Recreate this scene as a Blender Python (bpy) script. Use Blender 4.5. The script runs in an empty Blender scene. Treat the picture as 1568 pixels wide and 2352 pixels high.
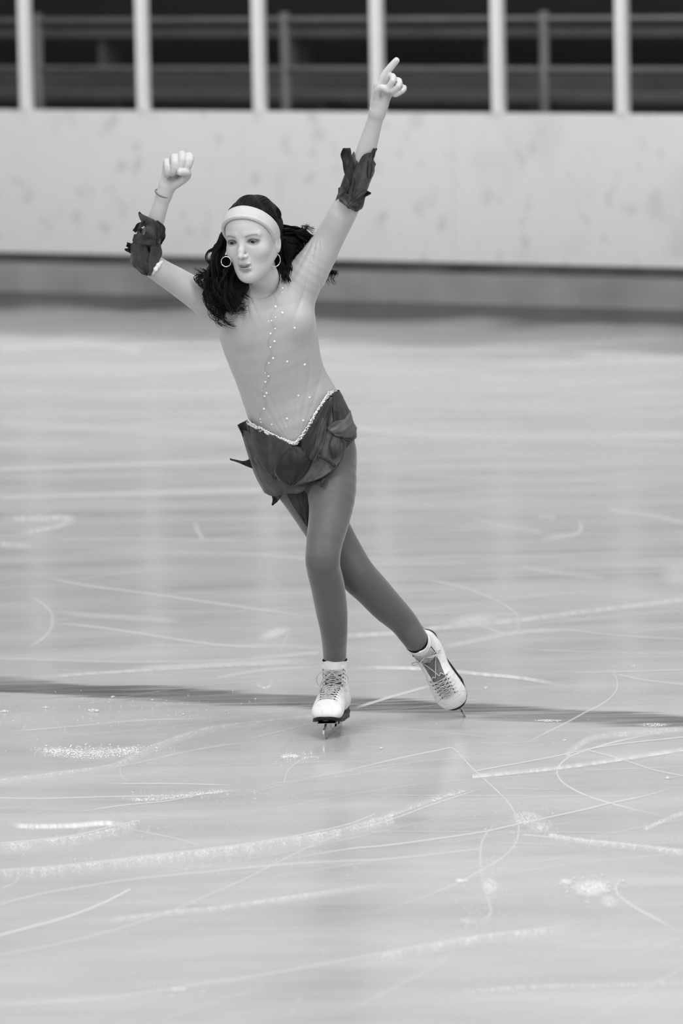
import bpy, math, random
import numpy as np
from mathutils import Vector, Matrix

# ============================================================ camera, world, lights, exposure
random.seed(7)
rng = np.random.default_rng(11)
scene = bpy.context.scene
COL = scene.collection
FPX = 13067.0
CAM = np.array([0.0, 0.0, 2.4])
PITCH = math.radians(6.31)
ROLL = math.radians(1.1)
F0 = np.array([0, math.cos(PITCH), -math.sin(PITCH)])
R0 = np.array([1.0, 0, 0])
U0 = np.cross(R0, F0)
CR = math.cos(ROLL) * R0 - math.sin(ROLL) * U0
CU = math.sin(ROLL) * R0 + math.cos(ROLL) * U0
cam_data = bpy.data.cameras.new('camera')
cam = bpy.data.objects.new('camera', cam_data)
COL.objects.link(cam)
m = Matrix.Identity(4)
for i in range(3):
    m[i][0] = CR[i]; m[i][1] = CU[i]; m[i][2] = -F0[i]; m[i][3] = CAM[i]
cam.matrix_world = m
cam_data.sensor_fit = 'VERTICAL'
cam_data.sensor_height = 36.0
cam_data.lens = FPX * 36.0 / 2352.0
cam_data.clip_end = 500
cam_data.dof.use_dof = True
cam_data.dof.focus_distance = 15.95
cam_data.dof.aperture_fstop = 4.0
scene.camera = cam

vs = scene.view_settings
vs.view_transform = 'Standard'; vs.look = 'None'; vs.gamma = 1.0; vs.use_curve_mapping = False
vs.exposure = 0.0
scene.cycles.transparent_max_bounces = 40
scene.cycles.max_bounces = 8

world = bpy.data.worlds.new('hall_light'); scene.world = world
world.use_nodes = True
wn = world.node_tree.nodes; wl = world.node_tree.links
bg = wn['Background']
tc = wn.new('ShaderNodeTexCoord'); sx = wn.new('ShaderNodeSeparateXYZ'); rp = wn.new('ShaderNodeValToRGB')
wl.new(tc.outputs['Generated'], sx.inputs[0]); wl.new(sx.outputs[2], rp.inputs[0])
rp.color_ramp.elements[0].position = 0.0; rp.color_ramp.elements[0].color = (0.42, 0.42, 0.42, 1)
rp.color_ramp.elements[1].position = 0.9; rp.color_ramp.elements[1].color = (0.62, 0.62, 0.62, 1)
wl.new(rp.outputs[0], bg.inputs[0])
bg.inputs[1].default_value = 1.12

def area(name, loc, target, sx_, sy_, energy):
    l = bpy.data.lights.new(name, 'AREA'); l.shape = 'RECTANGLE'; l.size = sx_; l.size_y = sy_; l.energy = energy
    o = bpy.data.objects.new(name, l); COL.objects.link(o); o.location = loc
    o.rotation_euler = (Vector(target) - Vector(loc)).to_track_quat('-Z', 'Y').to_euler()
    return o
area('rink_lamp', (-5, 8.5, 6.5), (0, 16, 0.8), 2.0, 5.0, 350)
area('rink_lamp', (4, 9.5, 6.5), (0, 16, 0.8), 2.0, 5.0, 280)
area('rink_lamp', (0.5, 14.2, 7.0), (0, 15.8, 1.2), 2.5, 2.5, 200)
area('rink_lamp', (0, 30.0, 7.5), (0, 34, 0.0), 10.0, 2.0, 600)
area('rink_lamp', (0, 22.0, 8.0), (0, 26, 0.0), 10.0, 2.0, 250)

# ============================================================ pixel <-> world helpers (1568x2352 frame)
def ray(px, py):
    d = FPX * F0 + (px - 784.0) * CR - (py - 1176.0) * CU
    return d / np.linalg.norm(d)
def G(px, py, z=0.0):                       # the point of the ice seen at a pixel
    d = ray(px, py); return CAM + d * ((z - CAM[2]) / d[2])
def PY(px, py, Y):                          # the point at world distance Y seen at a pixel
    d = ray(px, py); return CAM + d * (Y / d[1])
def PROJ(p):
    q = np.asarray(p) - CAM
    w = q @ F0
    return 784 + FPX * (q @ CR) / w, 1176 - FPX * (q @ CU) / w
Y0 = G(740, 1698)[1]
S = FPX / Y0 * 1.0
def W(px, py, dy=0.0): return PY(px, py, Y0 + dy)
def R(px): return px / S
print('Y0', Y0, 'px/m', S, 'toe2', G(1068, 1643)[1] - Y0)

# ============================================================ materials
def mat(name, col=0.5, rough=0.5, spec=0.5, metal=0.0, bump=0.0, bscale=60.0, var=0.0, vscale=20.0, sheen=0.0, detail=4.0, trans=0.0, stretch=None):
    mt = bpy.data.materials.new(name); mt.use_nodes = True
    nt = mt.node_tree; b = nt.nodes['Principled BSDF']
    c = (col, col, col, 1) if not isinstance(col, tuple) else col
    b.inputs['Base Color'].default_value = c
    b.inputs['Roughness'].default_value = rough
    b.inputs['Specular IOR Level'].default_value = spec
    b.inputs['Metallic'].default_value = metal
    if sheen: b.inputs['Sheen Weight'].default_value = sheen; b.inputs['Sheen Roughness'].default_value = 0.4
    tcn = nt.nodes.new('ShaderNodeTexCoord')
    src = tcn.outputs['Object']
    if stretch:
        mp = nt.nodes.new('ShaderNodeMapping'); mp.inputs['Scale'].default_value = stretch
        nt.links.new(src, mp.inputs[0]); src = mp.outputs[0]
    nz = nt.nodes.new('ShaderNodeTexNoise'); nz.inputs['Scale'].default_value = vscale; nz.inputs['Detail'].default_value = detail
    nt.links.new(src, nz.inputs[0])
    mr = nt.nodes.new('ShaderNodeMapRange')
    mr.inputs['From Min'].default_value = 0.25; mr.inputs['From Max'].default_value = 0.75
    mr.inputs['To Min'].default_value = c[0] * (1 - var); mr.inputs['To Max'].default_value = c[0] * (1 + var)
    nt.links.new(nz.outputs[0], mr.inputs[0]); nt.links.new(mr.outputs[0], b.inputs['Base Color'])
    if bump:
        n2 = nt.nodes.new('ShaderNodeTexNoise'); n2.inputs['Scale'].default_value = bscale; n2.inputs['Detail'].default_value = 3
        nt.links.new(src, n2.inputs[0])
        bp = nt.nodes.new('ShaderNodeBump'); bp.inputs['Strength'].default_value = 1.0; bp.inputs['Distance'].default_value = bump
        nt.links.new(n2.outputs[0], bp.inputs['Height']); nt.links.new(bp.outputs[0], b.inputs['Normal'])
    mt['src'] = 1
    return mt
def tinted(mt, attr='tint'):                # multiply the base colour by a per-vertex tint (lips, brows, petal borders)
    nt = mt.node_tree; b = nt.nodes['Principled BSDF']
    lk = b.inputs['Base Color'].links[0].from_socket
    at = nt.nodes.new('ShaderNodeAttribute'); at.attribute_name = attr
    mu = nt.nodes.new('ShaderNodeMath'); mu.operation = 'MULTIPLY'
    nt.links.new(lk, mu.inputs[0]); nt.links.new(at.outputs['Fac'], mu.inputs[1]); nt.links.new(mu.outputs[0], b.inputs['Base Color'])
    return mt
M = {}
M['skin'] = tinted(mat('skin', 0.50, 0.5, 0.35, var=0.05, vscale=18, bump=0.0004, bscale=220))
M['leotard'] = tinted(mat('leotard_fabric', 0.43, 0.42, 0.4, var=0.04, vscale=30, bump=0.0002, bscale=700, sheen=0.25))
M['tights'] = mat('tights', 0.105, 0.5, 0.3, var=0.05, vscale=12, bump=0.0002, bscale=600, sheen=0.45)
M['petal'] = tinted(mat('petal_fabric', 0.040, 0.55, 0.3, var=0.55, vscale=30, bump=0.0012, bscale=120, sheen=0.2))
M['hair'] = mat('hair', 0.0045, 0.42, 0.16, var=0.5, vscale=60)
M['band'] = mat('terry_headband', 0.52, 0.9, 0.1, var=0.06, vscale=200, bump=0.0012, bscale=420, sheen=0.3)
M['leather'] = tinted(mat('white_boot_leather', 0.80, 0.45, 0.4, var=0.06, vscale=25, bump=0.0006, bscale=120))
M['tongue'] = mat('boot_tongue', 0.17, 0.8, 0.2, var=0.2, vscale=60, bump=0.001, bscale=200)
M['lining'] = mat('boot_lining', 0.75, 0.9, 0.1, var=0.08, vscale=60, bump=0.001, bscale=250)
M['lace'] = mat('lace', 0.50, 0.8, 0.2, var=0.15, vscale=200)
M['sole'] = mat('black_sole', 0.006, 0.35, 0.4, var=0.2)
M['steel'] = mat('blade_steel', 0.55, 0.22, 0.5, metal=1.0, var=0.1, vscale=40)
M['hoop'] = mat('hoop_metal', 0.8, 0.15, 0.5, metal=1.0)
M['eyelet'] = mat('eyelet_metal', 0.05, 0.3, 0.5, metal=0.6)
M['gem'] = mat('rhinestone', 0.85, 0.12, 1.0, var=0.1)
M['eye'] = tinted(mat('eye', 0.18, 0.1, 0.5))
M['teeth'] = mat('teeth', 0.75, 0.25, 0.5)
M['elastic'] = mat('elastic_tie', 0.16, 0.7, 0.2)
M['shade_ring'] = mat('boot_gap_shade', 0.01, 0.9, 0.1)  # near-black shade tone for the ring at the boot top
M['sequin'] = mat('sequin', 0.85, 0.18, 0.5, metal=0.85, var=0.15, vscale=300)
M['thread'] = mat('thread_bracelet', 0.7, 0.6, 0.2)

# ============================================================ object helpers
def link(name, me, material=None, parent=None, smooth=True):
    o = bpy.data.objects.new(name, me); COL.objects.link(o)
    if material: me.materials.append(material)
    if parent: o.parent = parent
    if smooth: me.polygons.foreach_set('use_smooth', [True] * len(me.polygons))
    return o
def tag(o, label=None, cat=None, group=None, kind=None):
    if label: o['label'] = label
    if cat: o['category'] = cat
    if group: o['group'] = group
    if kind: o['kind'] = kind
    return o
def mesh_from(V, Fc, name='m'):
    me = bpy.data.meshes.new(name)
    if isinstance(Fc, np.ndarray):
        V = np.asarray(V, dtype=np.float32)
        me.vertices.add(len(V)); me.vertices.foreach_set('co', V.ravel())
        n = Fc.shape[1]
        me.loops.add(Fc.size); me.loops.foreach_set('vertex_index', Fc.astype(np.int32).ravel())
        me.polygons.add(len(Fc)); me.polygons.foreach_set('loop_start', np.arange(0, Fc.size, n, dtype=np.int32))
        me.update(calc_edges=True); me.validate()
    else:
        me.from_pydata([tuple(v) for v in V], [], [tuple(f) for f in Fc]); me.update()
    return me
def set_attr(me, name, vals):
    a = me.attributes.new(name, 'FLOAT', 'POINT'); a.data.foreach_set('value', np.asarray(vals, dtype=np.float32))
class MB:                                   # mesh collector
    def __init__(s): s.V = []; s.F = []
    def add(s, V, F):
        b = len(s.V); s.V += [tuple(v) for v in V]; s.F += [tuple(i + b for i in f) for f in F]
    def box(s, c, hx, hy, hz, ax=None):
        c = np.asarray(c, float); X, Yv, Z = (np.eye(3) if ax is None else ax)
        vs_ = [c + sx_ * hx * X + sy_ * hy * Yv + sz_ * hz * Z for sx_ in (-1, 1) for sy_ in (-1, 1) for sz_ in (-1, 1)]
        s.add(vs_, [(0, 1, 3, 2), (4, 6, 7, 5), (0, 4, 5, 1), (2, 3, 7, 6), (0, 2, 6, 4), (1, 5, 7, 3)])
    def tube(s, pts, rad, n=6, cap=True):
        pts = np.asarray(pts, float); k = len(pts)
        rad = np.full(k, rad) if np.isscalar(rad) else np.asarray(rad)
        T = np.gradient(pts, axis=0); T /= np.linalg.norm(T, axis=1)[:, None] + 1e-12
        ref = np.array([0, 0, 1.0]) if abs(T[0][2]) < 0.9 else np.array([1.0, 0, 0])
        V = []
        N = np.cross(T[0], ref); N /= np.linalg.norm(N)
        for i in range(k):
            N = N - T[i] * (N @ T[i]); N /= np.linalg.norm(N) + 1e-12
            B = np.cross(T[i], N)
            for j in range(n):
                a = 2 * math.pi * j / n
                V.append(pts[i] + rad[i] * (math.cos(a) * N + math.sin(a) * B))
        Fc = [(i * n + j, i * n + (j + 1) % n, (i + 1) * n + (j + 1) % n, (i + 1) * n + j) for i in range(k - 1) for j in range(n)]
        if cap: Fc += [tuple(range(n))[::-1], tuple((k - 1) * n + j for j in range(n))]
        s.add(V, Fc)
    def ball(s, c, rx, ry=None, rz=None, ax=None, n=8, mrows=5):
        ry = ry or rx; rz = rz or rx; c = np.asarray(c, float); X, Yv, Z = (np.eye(3) if ax is None else ax)
        V = [c + rz * Z]
        for i in range(1, mrows):
            t = math.pi * i / mrows
            for j in range(n):
                a = 2 * math.pi * j / n
                V.append(c + rx * math.sin(t) * math.cos(a) * X + ry * math.sin(t) * math.sin(a) * Yv + rz * math.cos(t) * Z)
        V.append(c - rz * Z)
        Fc = [(0, 1 + j, 1 + (j + 1) % n) for j in range(n)]
        for i in range(mrows - 2):
            for j in range(n):
                Fc.append((1 + i * n + j, 1 + (i + 1) * n + j, 1 + (i + 1) * n + (j + 1) % n, 1 + i * n + (j + 1) % n))
        L = len(V) - 1
        Fc += [(L, 1 + (mrows - 2) * n + (j + 1) % n, 1 + (mrows - 2) * n + j) for j in range(n)]
        s.add(V, Fc)
    def prism(s, poly, axis_o, X, Z, Yv, half):       # polygon in X/Z of a frame, thick along Yv
        n = len(poly); V = []
        for sg in (-1, 1):
            for (a, b) in poly: V.append(axis_o + a * X + b * Z + sg * half * Yv)
        s.add(V, [tuple(range(n))[::-1], tuple(range(n, 2 * n))] + [(i, (i + 1) % n, n + (i + 1) % n, n + i) for i in range(n)])
    def build(s, name, material, parent=None, smooth=False):
        return link(name, mesh_from(s.V, s.F, name), material, parent, smooth)
def crom(P, n):
    P = np.asarray(P, float); k = len(P)
    if k < 3:
        t = np.linspace(0, 1, n)[:, None]; return P[0] * (1 - t) + P[-1] * t
    Q = np.vstack([2 * P[0] - P[1], P, 2 * P[-1] - P[-2]])
    out = []
    for u in np.linspace(0, k - 1 - 1e-9, n):
        i = int(u); t = u - i; a, b, c, d = Q[i], Q[i + 1], Q[i + 2], Q[i + 3]
        out.append(0.5 * ((2 * b) + (c - a) * t + (2 * a - 5 * b + 4 * c - d) * t * t + (3 * b - a - 3 * c + d) * t ** 3))
    return np.array(out)

# ============================================================ the hall
# boards: a straight run of rink boards seen at a slight angle
B0 = G(0, 668); B1 = G(1568, 712)
BD = (B1 - B0); BD /= np.linalg.norm(BD)              # along the boards
BN = np.array([-BD[1], BD[0], 0.0])                   # away from the ice
if BN[1] < 0: BN = -BN
ZU = np.array([0, 0, 1.0])
def BP(px, py, off=0.0):                              # point on a plane parallel to the boards
    d = ray(px, py); o = B0 + BN * off
    t = ((o - CAM) @ BN) / (d @ BN); return CAM + d * t
BH = float(BP(784, 258)[2]); KH = float(BP(784, 604)[2])
print('board height', BH, 'kick', KH, 'top ends', [PROJ(B0 + ZU * BH), PROJ(B1 + ZU * BH)])
AX = np.array([BD, BN, ZU])
def bx(mb, s0, s1, n0, n1, z0, z1):                   # box in board coordinates (along, away, up)
    c = B0 + BD * (s0 + s1) / 2 + BN * (n0 + n1) / 2 + ZU * (z0 + z1) / 2
    mb.box(c, (s1 - s0) / 2, (n1 - n0) / 2, (z1 - z0) / 2, AX)
def salong(p): return float((p - B0) @ BD)

# ---- ice: a glossy slab with frost streaks, a painted line and a wet strip by the boards
def ice_material():
    mt = bpy.data.materials.new('ice'); mt.use_nodes = True; nt = mt.node_tree; N = nt.nodes; L = nt.links
    b = N['Principled BSDF']; b.inputs['IOR'].default_value = 1.31
    geo = N.new('ShaderNodeNewGeometry')
    def mapping(scale, rot=0.0):
        mp = N.new('ShaderNodeMapping'); mp.inputs['Scale'].default_value = scale; mp.inputs['Rotation'].default_value = (0, 0, rot)
        L.new(geo.outputs['Position'], mp.inputs[0]); return mp.outputs[0]
    def noise(v, sc, det=4, rough=0.55):
        n = N.new('ShaderNodeTexNoise'); n.inputs['Scale'].default_value = sc; n.inputs['Detail'].default_value = det; n.inputs['Roughness'].default_value = rough
        L.new(v, n.inputs[0]); return n.outputs[0]
    def mr(x, a, b_, c, d, sm=False):
        n = N.new('ShaderNodeMapRange'); n.inputs['From Min'].default_value = a; n.inputs['From Max'].default_value = b_
        n.inputs['To Min'].default_value = c; n.inputs['To Max'].default_value = d
        if sm: n.interpolation_type = 'SMOOTHSTEP'
        L.new(x, n.inputs[0]); return n.outputs[0]
    def ma(op, x, y):
        n = N.new('ShaderNodeMath'); n.operation = op
        for i, q in enumerate((x, y)):
            if isinstance(q, (int, float)): n.inputs[i].default_value = q
            else: L.new(q, n.inputs[i])
        return n.outputs[0]
    def dist_line(p0, p1):
        d = (p1 - p0); d /= np.linalg.norm(d); nn = (-d[1], d[0], 0.0)
        dp = N.new('ShaderNodeVectorMath'); dp.operation = 'DOT_PRODUCT'; dp.inputs[1].default_value = nn
        L.new(geo.outputs['Position'], dp.inputs[0])
        return ma('SUBTRACT', dp.outputs['Value'], float(p0[0] * nn[0] + p0[1] * nn[1]))
    streak = noise(mapping((0.35, 2.2, 1), 0.06), 1.6, 5)
    streak2 = noise(mapping((0.8, 1.6, 1), -0.25), 2.2, 5)
    fine = noise(mapping((1, 1, 1)), 90, 3)
    base = ma('ADD', mr(streak, 0.3, 0.7, ICE_A, ICE_B), mr(streak2, 0.35, 0.7, -0.03, 0.035))
    base = ma('ADD', base, mr(fine, 0.3, 0.7, -0.012, 0.012))
    # painted centre line seen through the ice
    dl = ma('ABSOLUTE', dist_line(G(0, 1573), G(1568, 1660)), 0)
    wob = mr(noise(mapping((1.2, 5, 1)), 1.5, 3), 0.3, 0.7, -0.05, 0.05)
    dl = ma('ADD', dl, wob)
    line = mr(dl, 0.09, 0.16, 1.0, 0.0, True)
    frost = ma('MULTIPLY', mr(noise(mapping((0.7, 2, 1), 0.05), 1.2, 3), 0.36, 0.54, 0.5, 1.0), mr(noise(mapping((0.8, 14, 1), 0.06), 2.0, 4), 0.36, 0.6, 0.55, 1.0))
    line = ma('MULTIPLY', line, frost)
    base = ma('MULTIPLY', base, mr(line, 0, 1, 1.0, 0.08))
    # dirty wet strip at the foot of the boards
    db = dist_line(B0, B1)                                 # sign: + away from the camera
    wav = mr(noise(mapping((1.0, 0.5, 1)), 1.1, 3), 0.3, 0.7, -0.35, 0.35)
    dbw = ma('ADD', db, wav)
    wet = ma('MULTIPLY', mr(dbw, -3.3, -2.3, 0.0, 1.0, True), mr(noise(mapping((0.7, 1, 1)), 1.6, 4), 0.3, 0.6, 0.8, 1.0))
    base = ma('MULTIPLY', base, mr(wet, 0, 1, 1.0, 0.48))
    edge = mr(dbw, -1.5, -0.8, 0.0, 1.0, True)
    base = ma('MULTIPLY', base, mr(edge, 0, 1, 1.0, 0.12))
    L.new(base, b.inputs['Base Color'])
    L.new(mr(streak, 0.3, 0.7, 0.14, 0.23), b.inputs['Roughness'])
    L.new(mr(edge, 0, 1, ICE_SPEC, 0.08), b.inputs['Specular IOR Level'])
    n2 = noise(mapping((1, 2.5, 1)), 9, 4)
    bp = N.new('ShaderNodeBump'); bp.inputs['Distance'].default_value = 0.0006; L.new(n2, bp.inputs['Height']); L.new(bp.outputs[0], b.inputs['Normal'])
    return mt
ICE_A, ICE_B, ICE_SPEC = 0.41, 0.49, 0.36
mb = MB()
c0 = B0 - BD * 25; c1 = B1 + BD * 25; e0 = c0 - BN * 45; e1 = c1 - BN * 45
mb.add([c0, c1, e1, e0] + [p - ZU * 0.1 for p in (c0, c1, e1, e0)], [(0, 3, 2, 1), (4, 5, 6, 7), (0, 1, 5, 4), (1, 2, 6, 5), (2, 3, 7, 6), (3, 0, 4, 7)])
floor = mb.build('floor', ice_material()); tag(floor, 'glossy rink ice with skate marks', None, None, 'structure')

# ---- boards
SL, SR = -14.0, salong(B1) + 14.0
def board_material():
    mt = mat('white_boards', 0.70, 0.45, 0.4, var=0.03, vscale=1.2)
    nt = mt.node_tree; N = nt.nodes; L = nt.links; b = N['Principled BSDF']
    old = b.inputs['Base Color'].links[0].from_socket
    geo = N.new('ShaderNodeNewGeometry')
    acc = old
    for sc, lo, hi, dark, rot in ((9.0, 0.60, 0.72, 0.80, 0.3), (4.0, 0.62, 0.74, 0.88, -0.4), (2.2, 0.58, 0.75, 0.9, 0.0)):
        mp = N.new('ShaderNodeMapping'); mp.inputs['Scale'].default_value = (1, 1, 0.8); mp.inputs['Rotation'].default_value = (0, rot, 0)
        L.new(geo.outputs['Position'], mp.inputs[0])
        n = N.new('ShaderNodeTexNoise'); n.inputs['Scale'].default_value = sc; n.inputs['Detail'].default_value = 2; L.new(mp.outputs[0], n.inputs[0])
        r = N.new('ShaderNodeMapRange'); r.inputs['From Min'].default_value = lo; r.inputs['From Max'].default_value = hi
        r.inputs['To Min'].default_value = 1.0; r.inputs['To Max'].default_value = dark; L.new(n.outputs[0], r.inputs[0])
        mu = N.new('ShaderNodeMath'); mu.operation = 'MULTIPLY'; L.new(acc, mu.inputs[0]); L.new(r.outputs[0], mu.inputs[1]); acc = mu.outputs[0]
    L.new(acc, b.inputs['Base Color'])
    return mt
M['board'] = board_material()
M['kick'] = mat('kick_plate', 0.27, 0.6, 0.3, var=0.25, vscale=2.5)
M['gap_shade'] = mat('shadow_gap_tone', 0.07, 0.7, 0.2, var=0.6, vscale=2.2)  # dark tone for the shadow above the kick plate
M['post'] = mat('white_post_paint', 0.72, 0.4, 0.4, var=0.03)
M['rail'] = mat('grey_rail_paint', 0.10, 0.5, 0.4, var=0.2, vscale=4)
M['bench'] = mat('bench_wood', 0.07, 0.6, 0.3, var=0.25, vscale=6)
M['riser'] = mat('riser_board', 0.055, 0.8, 0.2, var=0.3, vscale=2)
M['black'] = mat('dark_wall', 0.008, 0.9, 0.1, var=0.3, vscale=2)
M['wall'] = mat('pale_wall', 0.45, 0.8, 0.2, var=0.05, vscale=1)
seams = [SL] + [salong(BP(x, 400)) for x in (-640, -40, 557, 1040, 1640, 2240)] + [SR]
root = bpy.data.objects.new('rink_boards', None); COL.objects.link(root); root.location = Vector(B0)
tag(root, 'white scuffed rink boards with grey kick plate behind the skater', 'rink boards', kind='thing')
def child_of(o, parent):
    o.parent = parent; o.matrix_parent_inverse = Matrix.Translation(parent.location).inverted(); return o
for i in range(len(seams) - 1):
    mb = MB(); bx(mb, seams[i] + 0.001, seams[i + 1] - 0.001, 0.0, 0.06, KH + 0.018, BH)
    child_of(mb.build('board_panel', M['board']), root)
mb = MB(); bx(mb, SL, SR, -0.015, 0.06, 0.0, KH - 0.045); child_of(mb.build('kick_plate', M['kick']), root)
mb = MB(); bx(mb, SL, SR, 0.006, 0.05, KH - 0.045, KH + 0.018); child_of(mb.build('shadow_strip', M['gap_shade']), root)  # dark strip stands in for the shadow gap along the kick plate top
# ---- glass posts and panes
post_px = [(52, 56), (321, 325), (590, 592), (863, 863), (1140, 1140), (1425, 1425)]
ps = [salong(BP(b_, 250)) for (a, b_) in post_px]
gap = (ps[-1] - ps[0]) / 5
allp = [ps[0] - gap * k for k in (4, 3, 2, 1)] + ps + [ps[-1] + gap * k for k in (1, 2, 3, 4)]
GT = 3.0
screen = bpy.data.objects.new('rink_glass', None); COL.objects.link(screen); screen.location = Vector(B0 + ZU * BH)
tag(screen, 'row of clear glass panes in white posts standing on the rink boards', 'rink glass')
for i, s_ in enumerate(allp):
    mb = MB(); w = 0.033
    poly = [(-w, 0.0), (-w + 0.008, -0.006), (w - 0.008, -0.006), (w, 0.0), (w, 0.05), (-w, 0.05)]
    V = []
    for z in (BH, GT):
        for (a, b_) in poly: V.append(B0 + BD * (s_ + a) + BN * b_ + ZU * z)
    n = 6
    mb.add(V, [tuple(range(n))[::-1], tuple(range(n, 2 * n))] + [(k, (k + 1) % n, n + (k + 1) % n, n + k) for k in range(n)])
    child_of(mb.build('post', M['post']), screen)
gl = bpy.data.materials.new('clear_glass'); gl.use_nodes = True
nt = gl.node_tree; nt.nodes.clear()
out = nt.nodes.new('ShaderNodeOutputMaterial'); tr = nt.nodes.new('ShaderNodeBsdfTransparent'); gs = nt.nodes.new('ShaderNodeBsdfGlossy'); mx = nt.nodes.new('ShaderNodeMixShader')
tr.inputs[0].default_value = (0.93, 0.93, 0.93, 1); gs.inputs['Roughness'].default_value = 0.05
mx.inputs[0].default_value = 0.012; nt.links.new(tr.outputs[0], mx.inputs[1]); nt.links.new(gs.outputs[0], mx.inputs[2]); nt.links.new(mx.outputs[0], out.inputs[0])
for i in range(len(allp) - 1):
    mb = MB(); bx(mb, allp[i] + 0.034, allp[i + 1] - 0.034, 0.015, 0.025, BH, GT - 0.02)
    child_of(mb.build('glass_pane', gl), screen)
# ---- stand behind the glass: walkway, guard rail, benches
mb = MB(); bx(mb, SL, SR, 0.06, 12.0, -0.1, 0.0); tag(mb.build('floor', M['riser']), 'dark walkway behind the boards', None, None, 'structure')
RO = 1.3
gr = bpy.data.objects.new('guard_rail', None); COL.objects.link(gr); gr.location = Vector(B0 + BN * RO)
tag(gr, 'grey tubular guard rail standing behind the rink glass', 'guard rail')
rs = [salong(BP(x, 150, RO)) for x in (-480, 88, 655, 1250, 1830)]
zr1 = float(BP(784, 46, RO)[2]); zr0 = float(BP(784, 160, RO)[2]); zpt = float(BP(784, 28, RO)[2])
for s_ in rs:
    mb = MB(); p = B0 + BD * s_ + BN * RO; mb.tube([p, p + ZU * zpt], 0.030, 10); child_of(mb.build('post', M['rail'], smooth=True), gr)
for z, r_ in ((zr1, 0.021), (zr0, 0.021)):
    mb = MB(); mb.tube([B0 + BD * (rs[0] - 2) + BN * RO + ZU * z, B0 + BD * (rs[-1] + 2) + BN * RO + ZU * z], r_, 10)
    child_of(mb.build('rail', M['rail'], smooth=True), gr)
def zat(py, off): return float(BP(784, py, off)[2])
bench_rows = [(1.8, 222, 9, 'lowest dark bench plank in the stand, seen through the glass'), (3.0, 163, 7, 'middle dark bench plank in the stand, seen through the glass'), (3.8, 76, 9, 'upper dark bench plank in the stand, seen through the glass')]
for off, py, hpx, lb in bench_rows:
    zt = zat(py - hpx, off); zb = zat(py + hpx, off)
    b = bpy.data.objects.new('bench', None); COL.objects.link(b); b.location = Vector(B0 + BN * off)
    tag(b, lb, 'bench', 'bleacher benches')
    mb = MB(); bx(mb, -4, salong(B1) + 4, off, off + 0.3, zb, zt); child_of(mb.build('seat', M['bench']), b)
    for s_ in np.arange(-3.5, salong(B1) + 4, 1.53):
        mb = MB(); bx(mb, s_, s_ + 0.06, off + 0.06, off + 0.26, 0.0, zb); child_of(mb.build('leg', M['bench']), b)
mb = MB(); bx(mb, SL, SR, 2.15, 2.19, 0.0, zat(166, 2.15)); tag(mb.build('wall_riser', M['riser']), 'dark riser under the benches', None, None, 'structure')
mb = MB(); bx(mb, SL, SR, 4.2, 4.3, 0.0, 2.2); tag(mb.build('wall_back', M['black']), 'dark back of the stand', None, None, 'structure')
mb = MB(); bx(mb, SL, SR, 4.3, 4.6, 2.2, 9.0); tag(mb.build('wall_upper', M['wall']), 'pale hall wall above the stand', None, None, 'structure')

# ============================================================ blade scratches and snow on the ice
class Strokes:
    def __init__(s): s.V = []; s.F = []; s.a = []; s.g = []; s.k = 0
    def stroke(s, pts, w=2.0, a=0.8, grain=0.0, up=0.0, dn=0.0, taper=True, n=None):
        """pts: pixels on the ice; w half width; up/dn: one-sided soft spray beyond the line, all laid out on the ice plane"""
        P = crom(pts, n or max(12, len(pts) * 9)); T = np.gradient(P, axis=0); T /= np.linalg.norm(T, axis=1)[:, None] + 1e-9
        Nn = np.stack([-T[:, 1], T[:, 0]], 1)
        Nn[Nn[:, 1] < 0] *= -1 if (dn or up) else 1
        s.k += 1; z = 0.0004 + 0.00003 * (s.k % 40)
        if dn or up:
            offs = [(-up - w, 0), (-w, 0.7 if up else 0), (0, 1), (w, 0.75 if dn else 0), (w + dn * 0.5, 0.55 if dn else 0), (w + dn, 0)]
        else: offs = [(-w, 0), (-w * 0.35, 1), (w * 0.35, 1), (w, 0)]
        b = len(s.V); m_ = len(offs); k = len(P)
        for i in range(k):
            u = i / (k - 1); f = min(1, 6 * u, 6 * (1 - u)) if taper else 1
            f *= 0.75 + 0.5 * random.random() if grain else 1
            for (o, al) in offs:
                q = P[i] + Nn[i] * o
                s.V.append(tuple(G(q[0], q[1], z))); s.a.append(0.85 * a * al * max(0.0, f)); s.g.append(grain)
        for i in range(k - 1):
            for j in range(m_ - 1): s.F.append((b + i * m_ + j, b + i * m_ + j + 1, b + (i + 1) * m_ + j + 1, b + (i + 1) * m_ + j))
    def patch(s, cx, cy, rx, ry, a=0.6, grain=1.0, rot=0.0):
        s.k += 1; z = 0.0004 + 0.00003 * (s.k % 40); b = len(s.V); n = 20
        s.V.append(tuple(G(cx, cy, z))); s.a.append(a); s.g.append(grain)
        for r_, al in ((0.5, 0.8), (1.0, 0.0)):
            for j in range(n):
                t = 2 * math.pi * j / n; x = rx * r_ * math.cos(t); y = ry * r_ * math.sin(t)
                s.V.append(tuple(G(cx + x * math.cos(rot) - y * math.sin(rot), cy + x * math.sin(rot) + y * math.cos(rot), z))); s.a.append(a * al); s.g.append(grain)
        for j in range(n):
            s.F.append((b, b + 1 + j, b + 1 + (j + 1) % n)); s.F.append((b + 1 + j, b + 1 + n + j, b + 1 + n + (j + 1) % n, b + 1 + (j + 1) % n))
st = Strokes()
L_ = st.stroke
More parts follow.
